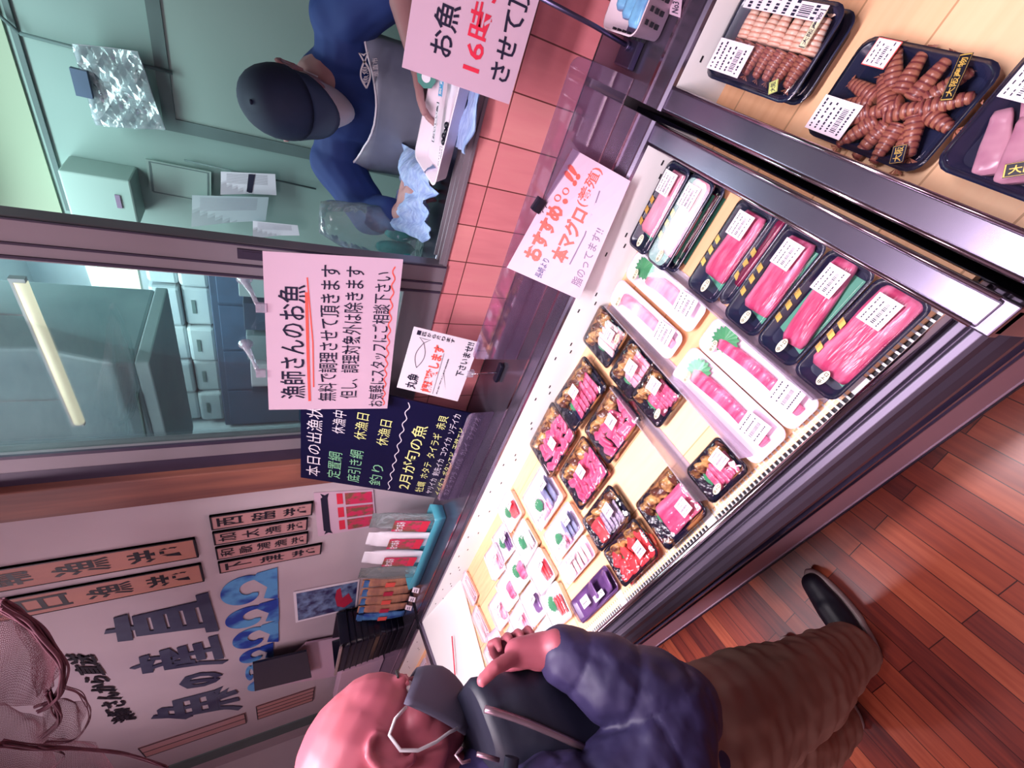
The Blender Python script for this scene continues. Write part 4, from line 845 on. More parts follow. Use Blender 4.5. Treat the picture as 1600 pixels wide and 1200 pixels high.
# curling wave motifs
wv = [((356, 938), (430, 905), 1.0), ((362, 975), (432, 950), 0.95), ((372, 1008), (432, 982), 0.85), ((380, 1030), (425, 1015), 0.7), ((386, 1057), (400, 1046), 0.5), ((392, 1072), (436, 1062), 0.6)]
for i, (a, b, k) in enumerate(wv):
    A = ony(a, YW); B = ony(b, YW); cx, cz = (A.x+B.x)/2, (A.z+B.z)/2; rx = abs(B.x-A.x)/2+0.10; rz = abs(A.z-B.z)/2*1.1; mb = MB()
    cc = [(cx-rx, YW-0.002, cz+rz), (cx+rx, YW-0.002, cz+rz), (cx+rx, YW-0.002, cz-rz), (cx-rx, YW-0.002, cz-rz)]
    P = []
    for q in range(40):
        th = q/39*4.6; rr = 0.42*(1-0.62*q/39); P.append((0.48+rr*cos(th-0.4)*1.05, 0.42-rr*sin(th-0.4)))
    ribbon(mb, cc, P, [0.06+0.12*sin(pi*q/39) for q in range(40)], 0.001)
    poly_on(mb, cc, [(0.0, 1.0), (0.15, 0.72), (0.5, 0.80), (0.85, 0.55), (1.0, 0.62), (1.05, 1.0)], 0.001)
    tag(mb.build('wave_motif', 'wave_blue', solid=0.003), ['blue curling wave nearest the window, uppermost in the row', 'blue curling wave second from the window', 'blue curling wave third from the window', 'blue curling wave fourth from the window', 'blue wave partly behind the dark tablet', 'last small blue wave beyond the dark tablet'][i], 'wall motif', 'blue waves on the white wall')
# flyer and photo poster
cF = quadw([(497, 838), (490, 770), (583, 765), (588, 822)]); o = sign('snack_flyer', cF, 'paper', 'flyer with three magenta snack pictures pinned above the snack bags', 'flyer')
for i in range(3):
    a = 0.04+0.32*i; mb = MB(); poly_on(mb, cF, [(1-a-0.27, 0.50), (1-a, 0.50), (1-a, 0.97), (1-a-0.27, 0.97)]); mb.build('snack_picture', 'snack_red', o)
mb = MB()
for i in range(3):
    a = 0.04+0.32*i; poly_on(mb, cF, [(1-a-0.24, 0.36), (1-a, 0.36), (1-a, 0.46), (1-a-0.24, 0.46)])
mb.build('caption_blocks', 'ink_red', o)
mb = MB(); poly_on(mb, cF, [(0.02, 0.10), (0.10, 0.13), (0.12, 0.10), (0.88, 0.10), (0.90, 0.13), (0.98, 0.10), (0.94, 0.17), (0.98, 0.24), (0.88, 0.21), (0.12, 0.21), (0.02, 0.24), (0.06, 0.17)]); mb.build('ribbon_banner', 'ink_navy', o)
cP = quadw([(462, 973), (458, 925), (562, 905), (557, 950)]); o = sign('festival_photo', cP, 'paper_white', 'tall photo print of a crowd with a red boat, taped on the wall', 'photo')
mb = MB(); poly_on(mb, cP, [(0.06, 0.04), (0.94, 0.04), (0.94, 0.97), (0.06, 0.97)], 0.001); mb.build('picture', 'photo_blue', o)
mb = MB(); poly_on(mb, cP, [(0.25, 0.66), (0.55, 0.62), (0.8, 0.64), (0.85, 0.70), (0.5, 0.74), (0.62, 0.84), (0.3, 0.92), (0.14, 0.78)], 0.0016); mb.build('red_patch', 'photo_red', o)
# ================================================================== THINGS ON THE LEDGE
def bagmb(wx, h, d, seed=0, n=12):
    loops = []
    for k in range(13):
        t = k/12; zz = h*t; wd = wx*(0.94+0.06*cos(t*7+seed)); th = d*(sin(pi*min(1, t*0.86+0.10))**0.7)+0.0015
        if t > 0.86: th = 0.0025; wd = wx*0.96
        loops.append([(wd/2*cos(a)*(1 if abs(cos(a)) < 0.8 else 1), th/2*sin(a)+0.003*noise.noise((t*5, a, seed)), zz) for a in [2*pi*i/18 for i in range(18)]])
    return MB().loft(loops)
def flatpatch(par, m, name, wx, z0, z1, y, x0=0): return MB().box((x0-wx/2, y-0.0008, z0), (x0+wx/2, y, z1)).build(name, m, par)
a = onz((690, 800), 0.835); b = onz((648, 905), 0.835)
dirx = (b-a); ang = atan2(-dirx.y, -dirx.x)
mid_ = (a+b)/2
t = thing('snack_tray', 'pale cyan trough holding the magenta snack bags', 'tray', None, (-2.02, 0.965, 0.832))
MB().loft([rrect(0.66, 0.07, 0.008, 0), rrect(0.68, 0.09, 0.01, 0.055), rrect(0.67, 0.08, 0.009, 0.055), rrect(0.64, 0.055, 0.008, 0.004)]).build('shell', 'cyan_tray', t)
for i, (x, lab) in enumerate([(-1.775, 'magenta labelled snack bag nearest the blackboard, half hidden'), (-1.93, 'brightest magenta labelled snack bag in the middle of the trough'), (-2.10, 'magenta labelled snack bag third from the blackboard'), (-2.26, 'crumpled snack bag at the far end of the trough')]):
    t = thing('snack_bag', lab, 'snack bag', 'snack bags in the cyan trough', (x, 0.965, 0.838), rx=-0.20, rz=-0.1)
    bagmb(0.145, 0.30, 0.045, i).build('pouch', 'bag_film' if i in (0, 3) else 'paper_white', t)
    if i < 3:
        flatpatch(t, 'snack_red', 'picture_label', 0.105, 0.05, 0.205, -0.0245); flatpatch(t, 'ink_red', 'red_band', 0.105, 0.05, 0.085, -0.0255)
        mb = MB(); q = [(-0.05, -0.0262, 0.20), (0.05, -0.0262, 0.20), (0.05, -0.0262, 0.15), (-0.05, -0.0262, 0.15)]; letter(mb, q, 'おつまみ', (0.05, 0.1, 0.95, 0.9), bold=0.03, off=0.0004); mb.build('lettering', 'paper_white', t)
for i in range(5):
    t = thing('dried_fish_pack', ['brown snack pack beside the magenta bags', 'brown snack pack second from the magenta bags', 'brown snack pack with red label in the middle of its row', 'brown snack pack with an orange label near the black box', 'blue ended snack pack against the black box'][i], 'snack pack', 'brown snack packs in a row', (-2.42-0.092*i, 0.995-0.008*i, 0.832), rx=-0.18)
    bagmb(0.088, 0.27, 0.035, i+5).build('pouch', 'snack_brown' if i < 4 else 'snack_blue', t)
    flatpatch(t, 'snack_blue', 'header', 0.08, 0.235, 0.262, -0.006); flatpatch(t, 'photo_red' if i % 2 else 'ink_coral', 'label_patch', 0.05, 0.10, 0.15, -0.0195)
    if i < 3:
        o = MB().box((-0.022, -0.002, 0), (0.022, 0.002, 0.035)).build('price_card', 'label', None, loc=(-2.36-0.11*i, 0.905, 0.834)); o.rotation_euler = (-0.5, 0, 0.1)
        tag(o, ['small white price card at the ledge edge, nearest the trough', 'small white price card, middle of three on the ledge edge', 'small white price card at the case corner'][i], 'price card', 'price cards on the ledge')
        MB().box((-0.016, -0.0026, 0.010), (0.016, -0.0018, 0.014)).box((-0.016, -0.0026, 0.020), (0.010, -0.0018, 0.024)).build('print', 'ink_navy', o)
# black crate and card reader
t = thing('black_crate', 'black ribbed crate standing at the far end of the ledge', 'crate', None, (-3.05, 0.99, 0.832), rz=0.0)
MB().loft([rrect(0.40, 0.17, 0.02, 0), rrect(0.44, 0.20, 0.025, 0.36), rrect(0.42, 0.18, 0.02, 0.36), rrect(0.385, 0.15, 0.02, 0.02)]).build('shell', 'black_plastic', t)
mb = MB()
for k in range(9): mb.loft([rrect(0.405+0.0045*k, 0.175+0.0035*k, 0.022, 0.03+0.035*k-0.003), rrect(0.412+0.0045*k, 0.182+0.0035*k, 0.022, 0.03+0.035*k), rrect(0.405+0.0045*k, 0.175+0.0035*k, 0.022, 0.03+0.035*k+0.003)])
mb.build('ribs', 'clip_black', t); MB().box((-0.225, -0.105, 0.352), (0.225, -0.095, 0.366)).build('rim_strip', 'sole_grey', t)
P4 = quadw([(398, 1062), (395, 1018), (478, 1000), (486, 1042)])
t = sign('tablet', [p+Vector((0, -0.06, 0)) for p in P4], 'tablet', 'dark tablet screen on the wall above the black crate', 'tablet', th=0.012)
sh_ = sheet([p+Vector((0, -0.015, 0)) for p in quadw([(398, 1072), (478, 1000), (560, 985), (540, 1050)])], 0.01)
t2 = sh_.build('notice_board', 'paper'); tag(t2, 'pinkish notice card behind the dark tablet', 'notice')
tag(MB().box((-4.35, 0.98, 0.832), (-3.62, 1.06, 1.12)).build('cardboard_box', 'paper', bevel=0.004), 'pale box on the ledge behind the bald head', 'box')
# ================================================================== KITCHEN BEHIND THE WINDOW
t = thing('work_counter', 'stainless work counter behind the serving window', 'counter', None, (0.2, 1.35, 0))
MB().box((-1.35, -0.19, 1.035), (1.6, 0.085, 1.062)).build('top', 'steel', t, bevel=0.003); MB().box((-1.32, -0.15, 0.02), (1.57, 0.07, 1.034)).build('cabinet', 'machine_grey', t)
def q2(pts, y): return [ony(p, y) for p in pts]
cK = q2([(150, 195), (113, 68), (215, 80), (258, 203)], 2.14)
o = sheet(cK, 0.004, 10, 10, curl=lambda u, v: 0.006*sin(9*u+4*v)).build('plastic_file', 'paper_white'); tag(o, 'crinkled clear file of papers hanging on the mint wall', 'file')
MB().add(*((lambda m: (m.v, m.f))(sheet(cK, 0.001, 10, 10, off=0.008, curl=lambda u, v: 0.006*sin(9*u+4*v)+0.004*sin(23*u-17*v))))).build('film', 'bag_film', o)
mb = MB()
for r_i, v in enumerate((0.18, 0.26, 0.42, 0.54, 0.64, 0.76, 0.86)): letter(mb, cK, ['作業手順', '手洗い', '衛生管理表', '冷蔵庫温度', '確認事項', '清掃', '記録'][r_i], (0.2, v, 0.2+0.12*(3+r_i % 4), v+0.05), off=0.0035)
mb.build('print', 'ink_grey', o)
o = MB().box((-0.04, -0.02, -0.012), (0.04, 0.0, 0.03)).build('blue_clip', 'hole_blue', None, loc=ony((135, 130), 2.13)); tag(o, 'blue clip at the top of the hanging clear file', 'clip')
P = q2([(110, 268), (205, 275), (215, 345), (115, 330)], 2.1)
xs = [p.x for p in P]; zs = [p.z for p in P]
t = thing('wall_box', 'white control box on the mint wall above the sliding frame', 'box', None, ((min(xs)+max(xs))/2, 2.15, sum(zs)/4))
hw, hz = (max(xs)-min(xs))/2, (max(zs)-min(zs))/2
MB().box((-hw, -0.10, -hz), (hw, 0.049, hz)).build('housing', 'mint_panel', t, bevel=0.006)
MB().box((-0.02, -0.104, -hz*0.6), (0.03, -0.10, -hz*0.45)).build('marking', 'ink_grey', t)
cW = q2([(235, 300), (228, 248), (330, 268), (330, 318)], 2.18); o = sheet(cW, 0.01).build('framed_notice', 'mint_panel'); tag(o, 'pale framed notice behind glass on the mint wall', 'notice')
mb = MB(); ribbon(mb, cW, [(0.05, 0.05), (0.95, 0.05), (0.95, 0.95), (0.05, 0.95), (0.05, 0.05)], 0.02, 0.006); mb.build('border', 'trim_grey', o)
for i, (pts, lab, m) in enumerate([([(345, 300), (345, 268), (430, 272), (432, 305)], 'order sheets with a dark band and a curled corner on the mint wall', 'paper_white'),
        ([(300, 350), (300, 305), (420, 308), (415, 345)], 'loose list with curled corner just above the sliding frame', 'box_grey'), ([(395, 368), (395, 345), (465, 352), (468, 368)], 'small spotted card tucked behind the sliding frame', 'paper_white')]):
    cc = q2(pts, 2.16-0.03*i)
    o = sheet(cc, 0.001, 10, 10, curl=lambda u, v: 0.0+0.05*max(0, (1-u-v)-0.45)).build('wall_paper_sheet', m); tag(o, lab, 'paper', 'papers on the mint wall')
    mb = MB()
    for k in range(12): ribbon(mb, cc, [(0.48+0.04*k, 0.1), (0.48+0.04*k, 0.85)], 0.003, 0.0012)
    if i == 0: poly_on(mb, cc, [(0.05, 0.45), (0.95, 0.50), (0.95, 0.62), (0.05, 0.55)], 0.002)
    mb.build('print', 'ink_grey' if i else 'ink_navy', o)
# reflected shop tubes, modelled as glowing tubes hung behind the left pane
for i, (x0, x1, y, z) in enumerate([(-2.46, -1.53, 2.36, 2.488), (-3.95, -3.05, 4.60, 2.52), (-3.95, -3.05, 4.75, 2.50)]):
    t = thing('tube_lamp', ['long bare fluorescent tube nearest the glass', 'first of two thin far fluorescent tubes', 'second of two thin far fluorescent tubes'][i], 'ceiling lamp', 'fluorescent tubes seen through the glass', ((x0+x1)/2, y, z))
    hwid = (x1-x0)/2; MB().tube([(-hwid, 0, -0.02), (hwid, 0, -0.02)], 0.024 if i == 0 else 0.022, 10).build('tube', 'tube_glow', t)
    MB().box((-hwid, -0.012, 0.004), (hwid, 0.012, 0.014)).build('fitting', 'ceiling_white', t); MB().box((-hwid-0.02, -0.015, -0.04), (-hwid, 0.015, 0.014)).box((hwid, -0.015, -0.04), (hwid+0.02, 0.015, 0.014)).build('sockets', 'ceiling_white', t)
    MB().tube([(-hwid*0.6, 0, 0.01), (-hwid*0.6, 0, 3.5-z)], 0.004, 6).build('hanger', 'ceiling_white', t); MB().tube([(hwid*0.6, 0, 0.01), (hwid*0.6, 0, 3.5-z)], 0.004, 6).build('hanger', 'ceiling_white', t)
t = thing('extractor_hood', 'big grey metal hood hanging inside the room behind the left pane', 'hood', None, (-2.85, 2.9, 2.19))
MB().prism([(-0.40, 0.0), (-0.40, 0.10), (-0.28, 0.44), (-0.28, 1.31), (0.4, 1.31), (0.4, 0.0)], -0.72, 0.72).build('canopy', 'machine_grey', t, bevel=0.02)
MB().box((-0.73, -0.41, -0.07), (0.73, 0.41, 0.0)).build('rim', 'box_grey', t, bevel=0.01)
MB().tube([(-0.6, -0.42, 0.02), (-0.2, -0.43, 0.05), (0.5, -0.42, 0.02)], 0.008, 6).build('rail', 'trim_grey', t)
def glowpane(n, pts, y, m):
    c = q2(pts, y); o = sheet(c, 0.01, 1, 1).build(n, m); o['kind'] = 'structure'; return o
glowpane('window_2', [(155, 545), (175, 498), (215, 500), (200, 552)], 5.08, 'window_glow'); glowpane('window_3', [(122, 550), (140, 497), (160, 498), (148, 552)], 5.08, 'window_glow_bright')
glowpane('window_4', [(158, 463), (150, 402), (212, 408), (222, 460)], 5.08, 'window_glow'); glowpane('window_5', [(150, 466), (128, 400), (148, 402), (166, 466)], 5.08, 'window_glow_bright')
rb = random.Random(5)
t = thing('steel_cabinet', 'long dark blue cabinet under the foam crates behind the glass', 'cabinet', None, (-3.4, 4.5, 0))
MB().box((-1.15, -0.3, 0.02), (1.15, 0.4, 1.98)).build('carcass', 'shelf_blue', t, bevel=0.01)
for k in range(4): MB().box((-1.12+0.57*k, -0.315, 0.1), (-0.58+0.57*k, -0.30, 1.92)).build('door', 'hole_blue', t, bevel=0.004)
for i in range(5):
    for j in range(2):
        x0 = -4.5+0.45*i; z0 = 1.982+0.232*j
        o = MB().box((x0, 4.25+0.03*((i+j) % 2), z0), (x0+0.43, 4.8, z0+0.228)).build('foam_box', 'box_grey', bevel=0.03); tag(o, 'pale foam crate behind the glass, %s layer, %s column from left' % (['lower', 'upper'][j], ['first', 'second', 'third', 'fourth', 'fifth'][i]), 'crate', 'foam crates behind the glass')
        MB().box((x0+0.14, 4.244+0.03*((i+j) % 2), z0+0.13), (x0+0.29, 4.25+0.03*((i+j) % 2), z0+0.16)).build('hand_hole', 'trim_grey', o)
t = thing('storage_rack', 'dark rack with white boxes low behind the left pane', 'rack', None, (-1.73, 2.5, 0))
MB().box((-0.5, -0.2, 0.02), (-0.47, 0.2, 1.60)).box((0.47, -0.2, 0.02), (0.5, 0.2, 1.60)).build('posts', 'shelf_blue', t)
for k, z in enumerate((0.5, 0.95, 1.42)): MB().box((-0.5, -0.2, z), (0.5, 0.2, z+0.02)).build('shelf', 'shelf_blue', t)
for i in range(4):
    o = MB().box((-2.17+0.22*i, 2.32, 1.442), (-1.99+0.22*i, 2.52, 1.442+rb.uniform(0.10, 0.2))).build('parts_box', ['paper_white', 'machine_grey', 'shelf_blue', 'box_grey'][i], bevel=0.004); tag(o, ['white box on the dark rack, first from the left', 'grey box on the dark rack, second from the left', 'blue box on the dark rack, third from the left', 'pale green box on the dark rack, nearest the frame'][i], 'box', 'boxes on the dark rack')
# towels, foam tray and bag on the sill
def cloth(pts, z, name, m, label, cat, amp=0.02, seed=0, n=26, group=None, drape=None):
    vs = []; fs = []
    for s in (0, 1):
        for j in range(n+1):
            for i in range(n+1):
                u, v = i/n, j/n; p = bil(pts, u, v); h = amp*(noise.noise((u*3.1+seed, v*2.7, seed))+0.4*noise.noise((u*8+seed, v*7, seed)))+amp*0.9
                if drape: h += drape(u, v)
                vs.append((p.x+0.006*noise.noise((u*5, v*5, seed+3)), p.y, p.z+max(0.0, h)+(0 if s else 0.002)))
    N = (n+1)**2
    for j in range(n):
        for i in range(n):
            a = j*(n+1)+i; q = (a, a+1, a+n+2, a+n+1); fs.append(q); fs.append(tuple(N+x for x in reversed(q)))
    o = MB().add(vs, fs, True).build(name, m); return tag(o, label, cat, group)
def zq(pts, z): return [onz(p, z) for p in pts]
def qz(c, z): return [Vector((x, y, z)) for x, y in c]
cloth(qz([(-0.60, 1.45), (-0.36, 1.45), (-0.33, 1.165), (-0.535, 1.16)], 1.080), 1.08, 'paper_towel', 'towel_blue', 'crumpled blue wavy paper towel beside the sliding frame', 'towel', 0.055, 1, group='blue paper towels')
cloth(qz([(-0.26, 1.15), (0.02, 1.15), (0.02, 1.035), (-0.25, 1.035)], 1.078), 1.08, 'paper_towel', 'towel_blue', 'blue wavy paper towel folded under the white foam tray', 'towel', 0.016, 4, group='blue paper towels')
t = thing('foam_tray', 'white foam tray with labels standing on the serving sill', 'tray', None, (-0.205, 1.165, 1.108), rz=-0.12, rx=0.10)
dish(0.29, 0.17, 0.032, 0.02, 0.012, 0.004, 0.004).build('shell', 'tray_foam', t)
strip(t, -0.02, -0.01, 0.0335, 0.085, 0.016, 'おいしい魚', 0.25, 'paper_white', 'ink_navy', 'paper_strip'); label_plate(t, -0.085, -0.03, 0.006, 0.06, 0.05, rot=0.3)
strip(t, 0.055, 0.005, 0.0335, 0.045, 0.022, '鮮魚', 0.3, 'label_blue', 'paper_white', 'blue_label')
mb = MB()
for k in range(4): mb.ell((-0.05+0.012*k, -0.035+0.006*(k % 2), 0.014), (0.008, 0.006, 0.006))
mb.build('dark_pieces', 'black_plastic', t)
g = MB().loft([[(0.024*cos(a), 0.024*sin(a), zz) for a in [2*pi*i/8 for i in range(8)]] for zz in (0, 0.003)], smooth=False).build('green_tag', 'label_green', t); g.location = (0.045, 0.072, 0.045); g.rotation_euler = (0.9, 0, 0)
MB().loft([[(0.011*cos(a), 0.011*sin(a), zz) for a in [2*pi*i/16 for i in range(16)]] for zz in (0.003, 0.004)], smooth=False).build('white_disc', 'paper_white', g)
P = [ony((490, 270), 1.30), ony((600, 300), 1.30), ony((600, 372), 1.30), ony((520, 372), 1.30)]
t = thing('plastic_bag', 'clear plastic bag with turquoise things hanging by the sliding frame', 'bag', None, (-0.620, 1.325, 1.064))
mb = MB(); loops = []
for k in range(12):
    tt = k/11; r_ = 0.012+0.055*max(0.0, sin(pi*min(1, 1.0-tt*0.9)))**0.6 if tt > 0.05 else 0.055
    loops.append([(r_*1.15*cos(a)*(1+0.15*noise.noise((cos(a)*2, sin(a)*2, tt*6)))+0.04*tt, r_*0.8*sin(a)*(1+0.2*noise.noise((cos(a)*3, sin(a)*3, tt*5))), 0.30*tt+0.001) for a in [2*pi*i/24 for i in range(24)]])
mb.loft(loops).build('film', 'bag_film', t)
mb = MB().ell((-0.02, 0.0, 0.07), (0.022, 0.03, 0.062), None, 14, 10, 0.3, 20).ell((0.03, 0.005, 0.06), (0.03, 0.025, 0.05), None, 14, 10, 0.4, 25); mb.build('turquoise_contents', 'cyan_bag', t)
# ================================================================== NET
def net_patch(pts, y0, bulge, nu, nv, seed, r=0.00045, gather=0):
    c = [ony(p, y0) for p in pts]; mb = MB()
    def P_(u, v):
        p = bil(c, u, v); p.y += bulge*sin(pi*u)*sin(pi*v)+0.012*noise.noise((u*3+seed, v*3, 0)); p.z += 0.008*noise.noise((u*3, v*3, seed)); p.x += 0.012*noise.noise((u*3, v*4, seed+9)); return p
    for i in range(nu+1):
        mb.tube([P_(min(1, max(0, i/nu+0.25/nu*(1 if q % 2 else -1))), q/40) for q in range(41)], r, 3, False)
    for j in range(nv+1):
        mb.tube([P_(q/40, min(1, max(0, j/nv+0.25/nv*(1 if q % 2 else -1)))) for q in range(41)], r, 3, False)
    return mb
nt = thing('fishing_net', 'reddish brown fishing net draped in loops at the top left of the wall', 'net', None, tuple(ony((40, 1100), 0.6)))
L0 = Vector(nt.location)
def loc_(mb): mb.v = [(v[0]-L0.x, v[1]-L0.y, v[2]-L0.z) for v in mb.v]; return mb
for k, (pts, yy, bl, nu, nv) in enumerate([([(0, 935), (-10, 1100), (60, 1105), (95, 1035)], 0.60, 0.05, 46, 46), ([(70, 1085), (62, 1160), (120, 1162), (138, 1100)], 0.62, 0.04, 34, 30), ([(-10, 1100), (-20, 1215), (90, 1215), (70, 1120)], 0.66, 0.04, 46, 46), ([(70, 1150), (60, 1215), (190, 1215), (150, 1160)], 0.68, 0.03, 40, 36), ([(20, 960), (60, 1085), (75, 1080), (100, 1040)], 0.61, 0.05, 36, 20)]):
    tag(loc_(net_patch(pts, yy, bl, nu, nv, k*3.3)).build('mesh_fold', 'net_thread', nt), kind=None)
for k, (pp, r_) in enumerate([([(0, 945), (40, 970), (75, 1005), (98, 1045), (95, 1080), (78, 1100), (60, 1108)], 0.012), ([(98, 1072), (125, 1085), (139, 1110), (132, 1140), (110, 1158), (70, 1160)], 0.005), ([(0, 1163), (60, 1170), (120, 1172), (200, 1180), (260, 1200)], 0.010), ([(75, 1080), (88, 1110), (92, 1130), (66, 1155)], 0.009), ([(60, 1165), (100, 1180), (70, 1210)], 0.004)]):
    pts3 = [ony(p, 0.595) for p in pp]; mb = MB(); rr = random.Random(k)
    for s in range(9 if r_ > 0.006 else 4):
        oo = [Vector((rr.uniform(-r_, r_)*0.8, rr.uniform(-r_, r_)*0.8, rr.uniform(-r_, r_)*0.8)) for _ in range(2)]
        fine = []
        ext = [pts3[0]*2-pts3[1]]+pts3+[pts3[-1]*2-pts3[-2]]
        for q in range(1, len(ext)-2):
            p0, p1, p2, p3 = ext[q-1:q+3]
            for t_ in range(8):
                u = t_/8; fine.append(0.5*((2*p1)+(p2-p0)*u+(2*p0-5*p1+4*p2-p3)*u*u+(3*p1-p0-3*p2+p3)*u**3))
        fine.append(pts3[-1]); mb.tube([p+oo[0].lerp(oo[1], i/len(fine))+Vector((0, 0, 0.002*sin(i*0.5+s))) for i, p in enumerate(fine)], r_*0.24, 5)
    loc_(mb).build('gathered_rope', 'net_rope', nt)
# ================================================================== PEOPLE
def xf(b, mt): b.v = [tuple(mt @ Vector(v)) for v in b.v]; return b
def head_parts(mt, s=1.0, bald=True):
    """face looks along local +Y, Z up, origin at the middle of the skull"""
    R_ = lambda a, ax: Matrix.Rotation(a, 3, ax)
    P = [E((0, -0.018, 0.032), (0.076, 0.096, 0.086)), E((0, 0.020, 0.030), (0.069, 0.072, 0.072)), E((0, 0.030, -0.040), (0.060, 0.058, 0.070)),
         E((0, 0.052, -0.082), (0.038, 0.034, 0.032)), cap((0, 0.068, -0.095), (0, 0.074, -0.092), 0.018, 0.016),
         cap((-0.036, 0.078, 0.020), (0.036, 0.078, 0.020), 0.013, 0.013), cap((0, 0.086, 0.012), (0, 0.104, -0.026), 0.008, 0.0125), E((0.012, 0.094, -0.030), (0.009, 0.011, 0.008)), E((-0.012, 0.094, -0.030), (0.009, 0.011, 0.008)),
         cap((-0.020, 0.079, -0.058), (0.020, 0.079, -0.058), 0.010, 0.010), cap((-0.018, 0.078, -0.067), (0.018, 0.078, -0.067), 0.010, 0.010)]
    for sx in (-1, 1):
        P += [E((sx*0.044, 0.044, -0.026), (0.022, 0.028, 0.026)), E((sx*0.052, 0.0, -0.060), (0.014, 0.040, 0.022), R_(-0.5, 'X'))]
        # ear: rim curve, lobe and inner bowl
        rim = [(sx*(0.076+0.012*sin(pi*t/10)), -0.012-0.018*sin(0.2+2.9*t/10)+0.012, 0.022-0.062*t/10+(0.008*sin(pi*t/10))) for t in range(11)]
        rim = [(sx*0.074, 0.004, 0.012), (sx*0.082, 0.002, 0.026), (sx*0.087, -0.010, 0.032), (sx*0.090, -0.024, 0.026), (sx*0.090, -0.030, 0.008), (sx*0.086, -0.025, -0.012), (sx*0.080, -0.014, -0.028), (sx*0.076, -0.004, -0.034)]
        P += chain(rim, [0.0045, 0.0055, 0.006, 0.006, 0.006, 0.006, 0.007, 0.007]); P += [E((sx*0.076, -0.014, 0.0), (0.008, 0.016, 0.026)), cap((sx*0.078, -0.002, 0.002), (sx*0.078, -0.004, -0.012), 0.006, 0.005)]
    S = Matrix.Scale(s, 4)
    return [xf(b, mt @ S) for b in P]
def hand_parts(wrist, palm_dir, side, normal, curl=0.5, thumb=None, s=1.0, r=0.0085):
    """palm_dir: towards the fingers; side: towards the thumb; normal: out of the palm (fingers curl this way)"""
    d, t_, n = Vector(palm_dir).normalized(), Vector(side), Vector(normal)
    t_ = (t_-d*t_.dot(d)).normalized(); n = d.cross(t_)*(1 if d.cross(t_).dot(n) > 0 else -1)
    W = Vector(wrist); P = []
    for k in range(4):
        o = (1.5-k)*0.020*s; P.append(cap(W+t_*o*0.55+d*0.012*s, W+d*0.085*s+t_*o, 0.0145*s, 0.0105*s))
    P.append(cap(W-d*0.02, W+d*0.02*s, 0.024*s, 0.024*s)); P.append(cap(W+t_*0.012*s+d*0.02*s, W+t_*0.028*s+d*0.05*s, 0.018*s, 0.014*s))
    Ls = [0.072, 0.080, 0.074, 0.058]
    for k in range(4):
        o = (1.5-k)*0.0205*s; p = W+d*0.088*s+t_*o; a = 0.0; pts = [p]
        for q, f in enumerate((0.45, 0.30, 0.25)):
            a += curl*(0.8+0.25*q)+0.06*k; p = p+(d*cos(a)+n*sin(a)+t_*(1.5-k)*0.04)*Ls[k]*f*s; pts.append(p)
        P += chain(pts, [r*1.1*s, r*1.02*s, r*0.92*s, r*0.8*s])
    th = thumb or (0.9, 0.35, 0.1)
    b = W+t_*0.020*s+d*0.028*s; v = (d*th[0]+t_*th[1]+n*th[2]).normalized(); v2 = (d*(th[0]+0.35)+t_*(th[1]*0.3)+n*(th[2]+0.15)).normalized()
    p1 = b+v*0.040*s; p2 = p1+(v*0.6+v2*0.4).normalized()*0.032*s; p3 = p2+v2*0.024*s
    P += chain([b, p1, p2, p3], [0.0155*s, 0.0115*s, 0.0105*s, 0.0088*s]); return P
# ---------- customer leaning over the case
cu = thing('person', 'bald person in a navy down jacket and grey mask, holding a black bag', 'person', None, (-0.98, -0.06, 0))
BASE = Vector(cu.location)
def rel(mbs):
    for b in mbs: b.v = [(v[0]-BASE.x, v[1]-BASE.y, v[2]-BASE.z) for v in b.v]
    return mbs
HM = Matrix.Translation((-0.852, 0.112, 1.364)) @ Matrix.Rotation(-0.10, 4, 'Z') @ Matrix.Rotation(-0.66, 4, 'X')
body = head_parts(HM, 0.98)
body += [cap((-0.865, 0.060, 1.315), (-0.875, -0.03, 1.23), 0.054, 0.062), cap((-0.875, -0.04, 1.21), (-0.91, -0.07, 0.95), 0.115, 0.115), cap((-0.91, -0.08, 0.95), (-0.94, -0.10, 0.80), 0.12, 0.13),
         cap((-0.74, -0.05, 1.19), (-1.01, -0.05, 1.19), 0.055, 0.055)]
EL = Vector((-0.675, -0.005, 0.985)); WR = Vector((-0.690, 0.128, 1.135))
body += chain([(-0.715, -0.085, 1.18), EL, WR], [0.046, 0.038, 0.024]); body += chain([(-1.03, -0.055, 1.18), (-1.08, -0.02, 0.95), (-0.97, 0.15, 1.06)], [0.046, 0.038, 0.026])
body += hand_parts(WR, (-1.0, 0.12, 0.45), (0.2, 0.1, 1.0), (0.0, -1.0, 0.0), curl=0.35, thumb=(-0.12, 1.0, 0.05), s=1.0)+[cap(WR, WR+Vector((-0.006, 0.012, 0.045)), 0.027, 0.021)]
body += hand_parts((-0.97, 0.15, 1.06), (0.5, 0.4, 0.2), (0.2, 0.3, 0.9), (0.5, -0.6, 0.2), curl=0.5)
for sx, hx, kx, ax in ((1, -0.87, -0.915, -0.975), (-1, -1.02, -1.09, -1.17)):
    ly_ = 0 if sx > 0 else -0.12
    body += chain([(hx, -0.09, 0.80), (kx, -0.065+ly_*0.5, 0.45), (ax, -0.075+ly_, 0.09)], [0.075, 0.052, 0.036]); body.append(cap((ax, -0.065+ly_, 0.045), (ax-0.012, 0.05+ly_, 0.036), 0.024, 0.018))
blob('body', rel(body), 0.0042, 'skin_pink', cu, smooth=5)
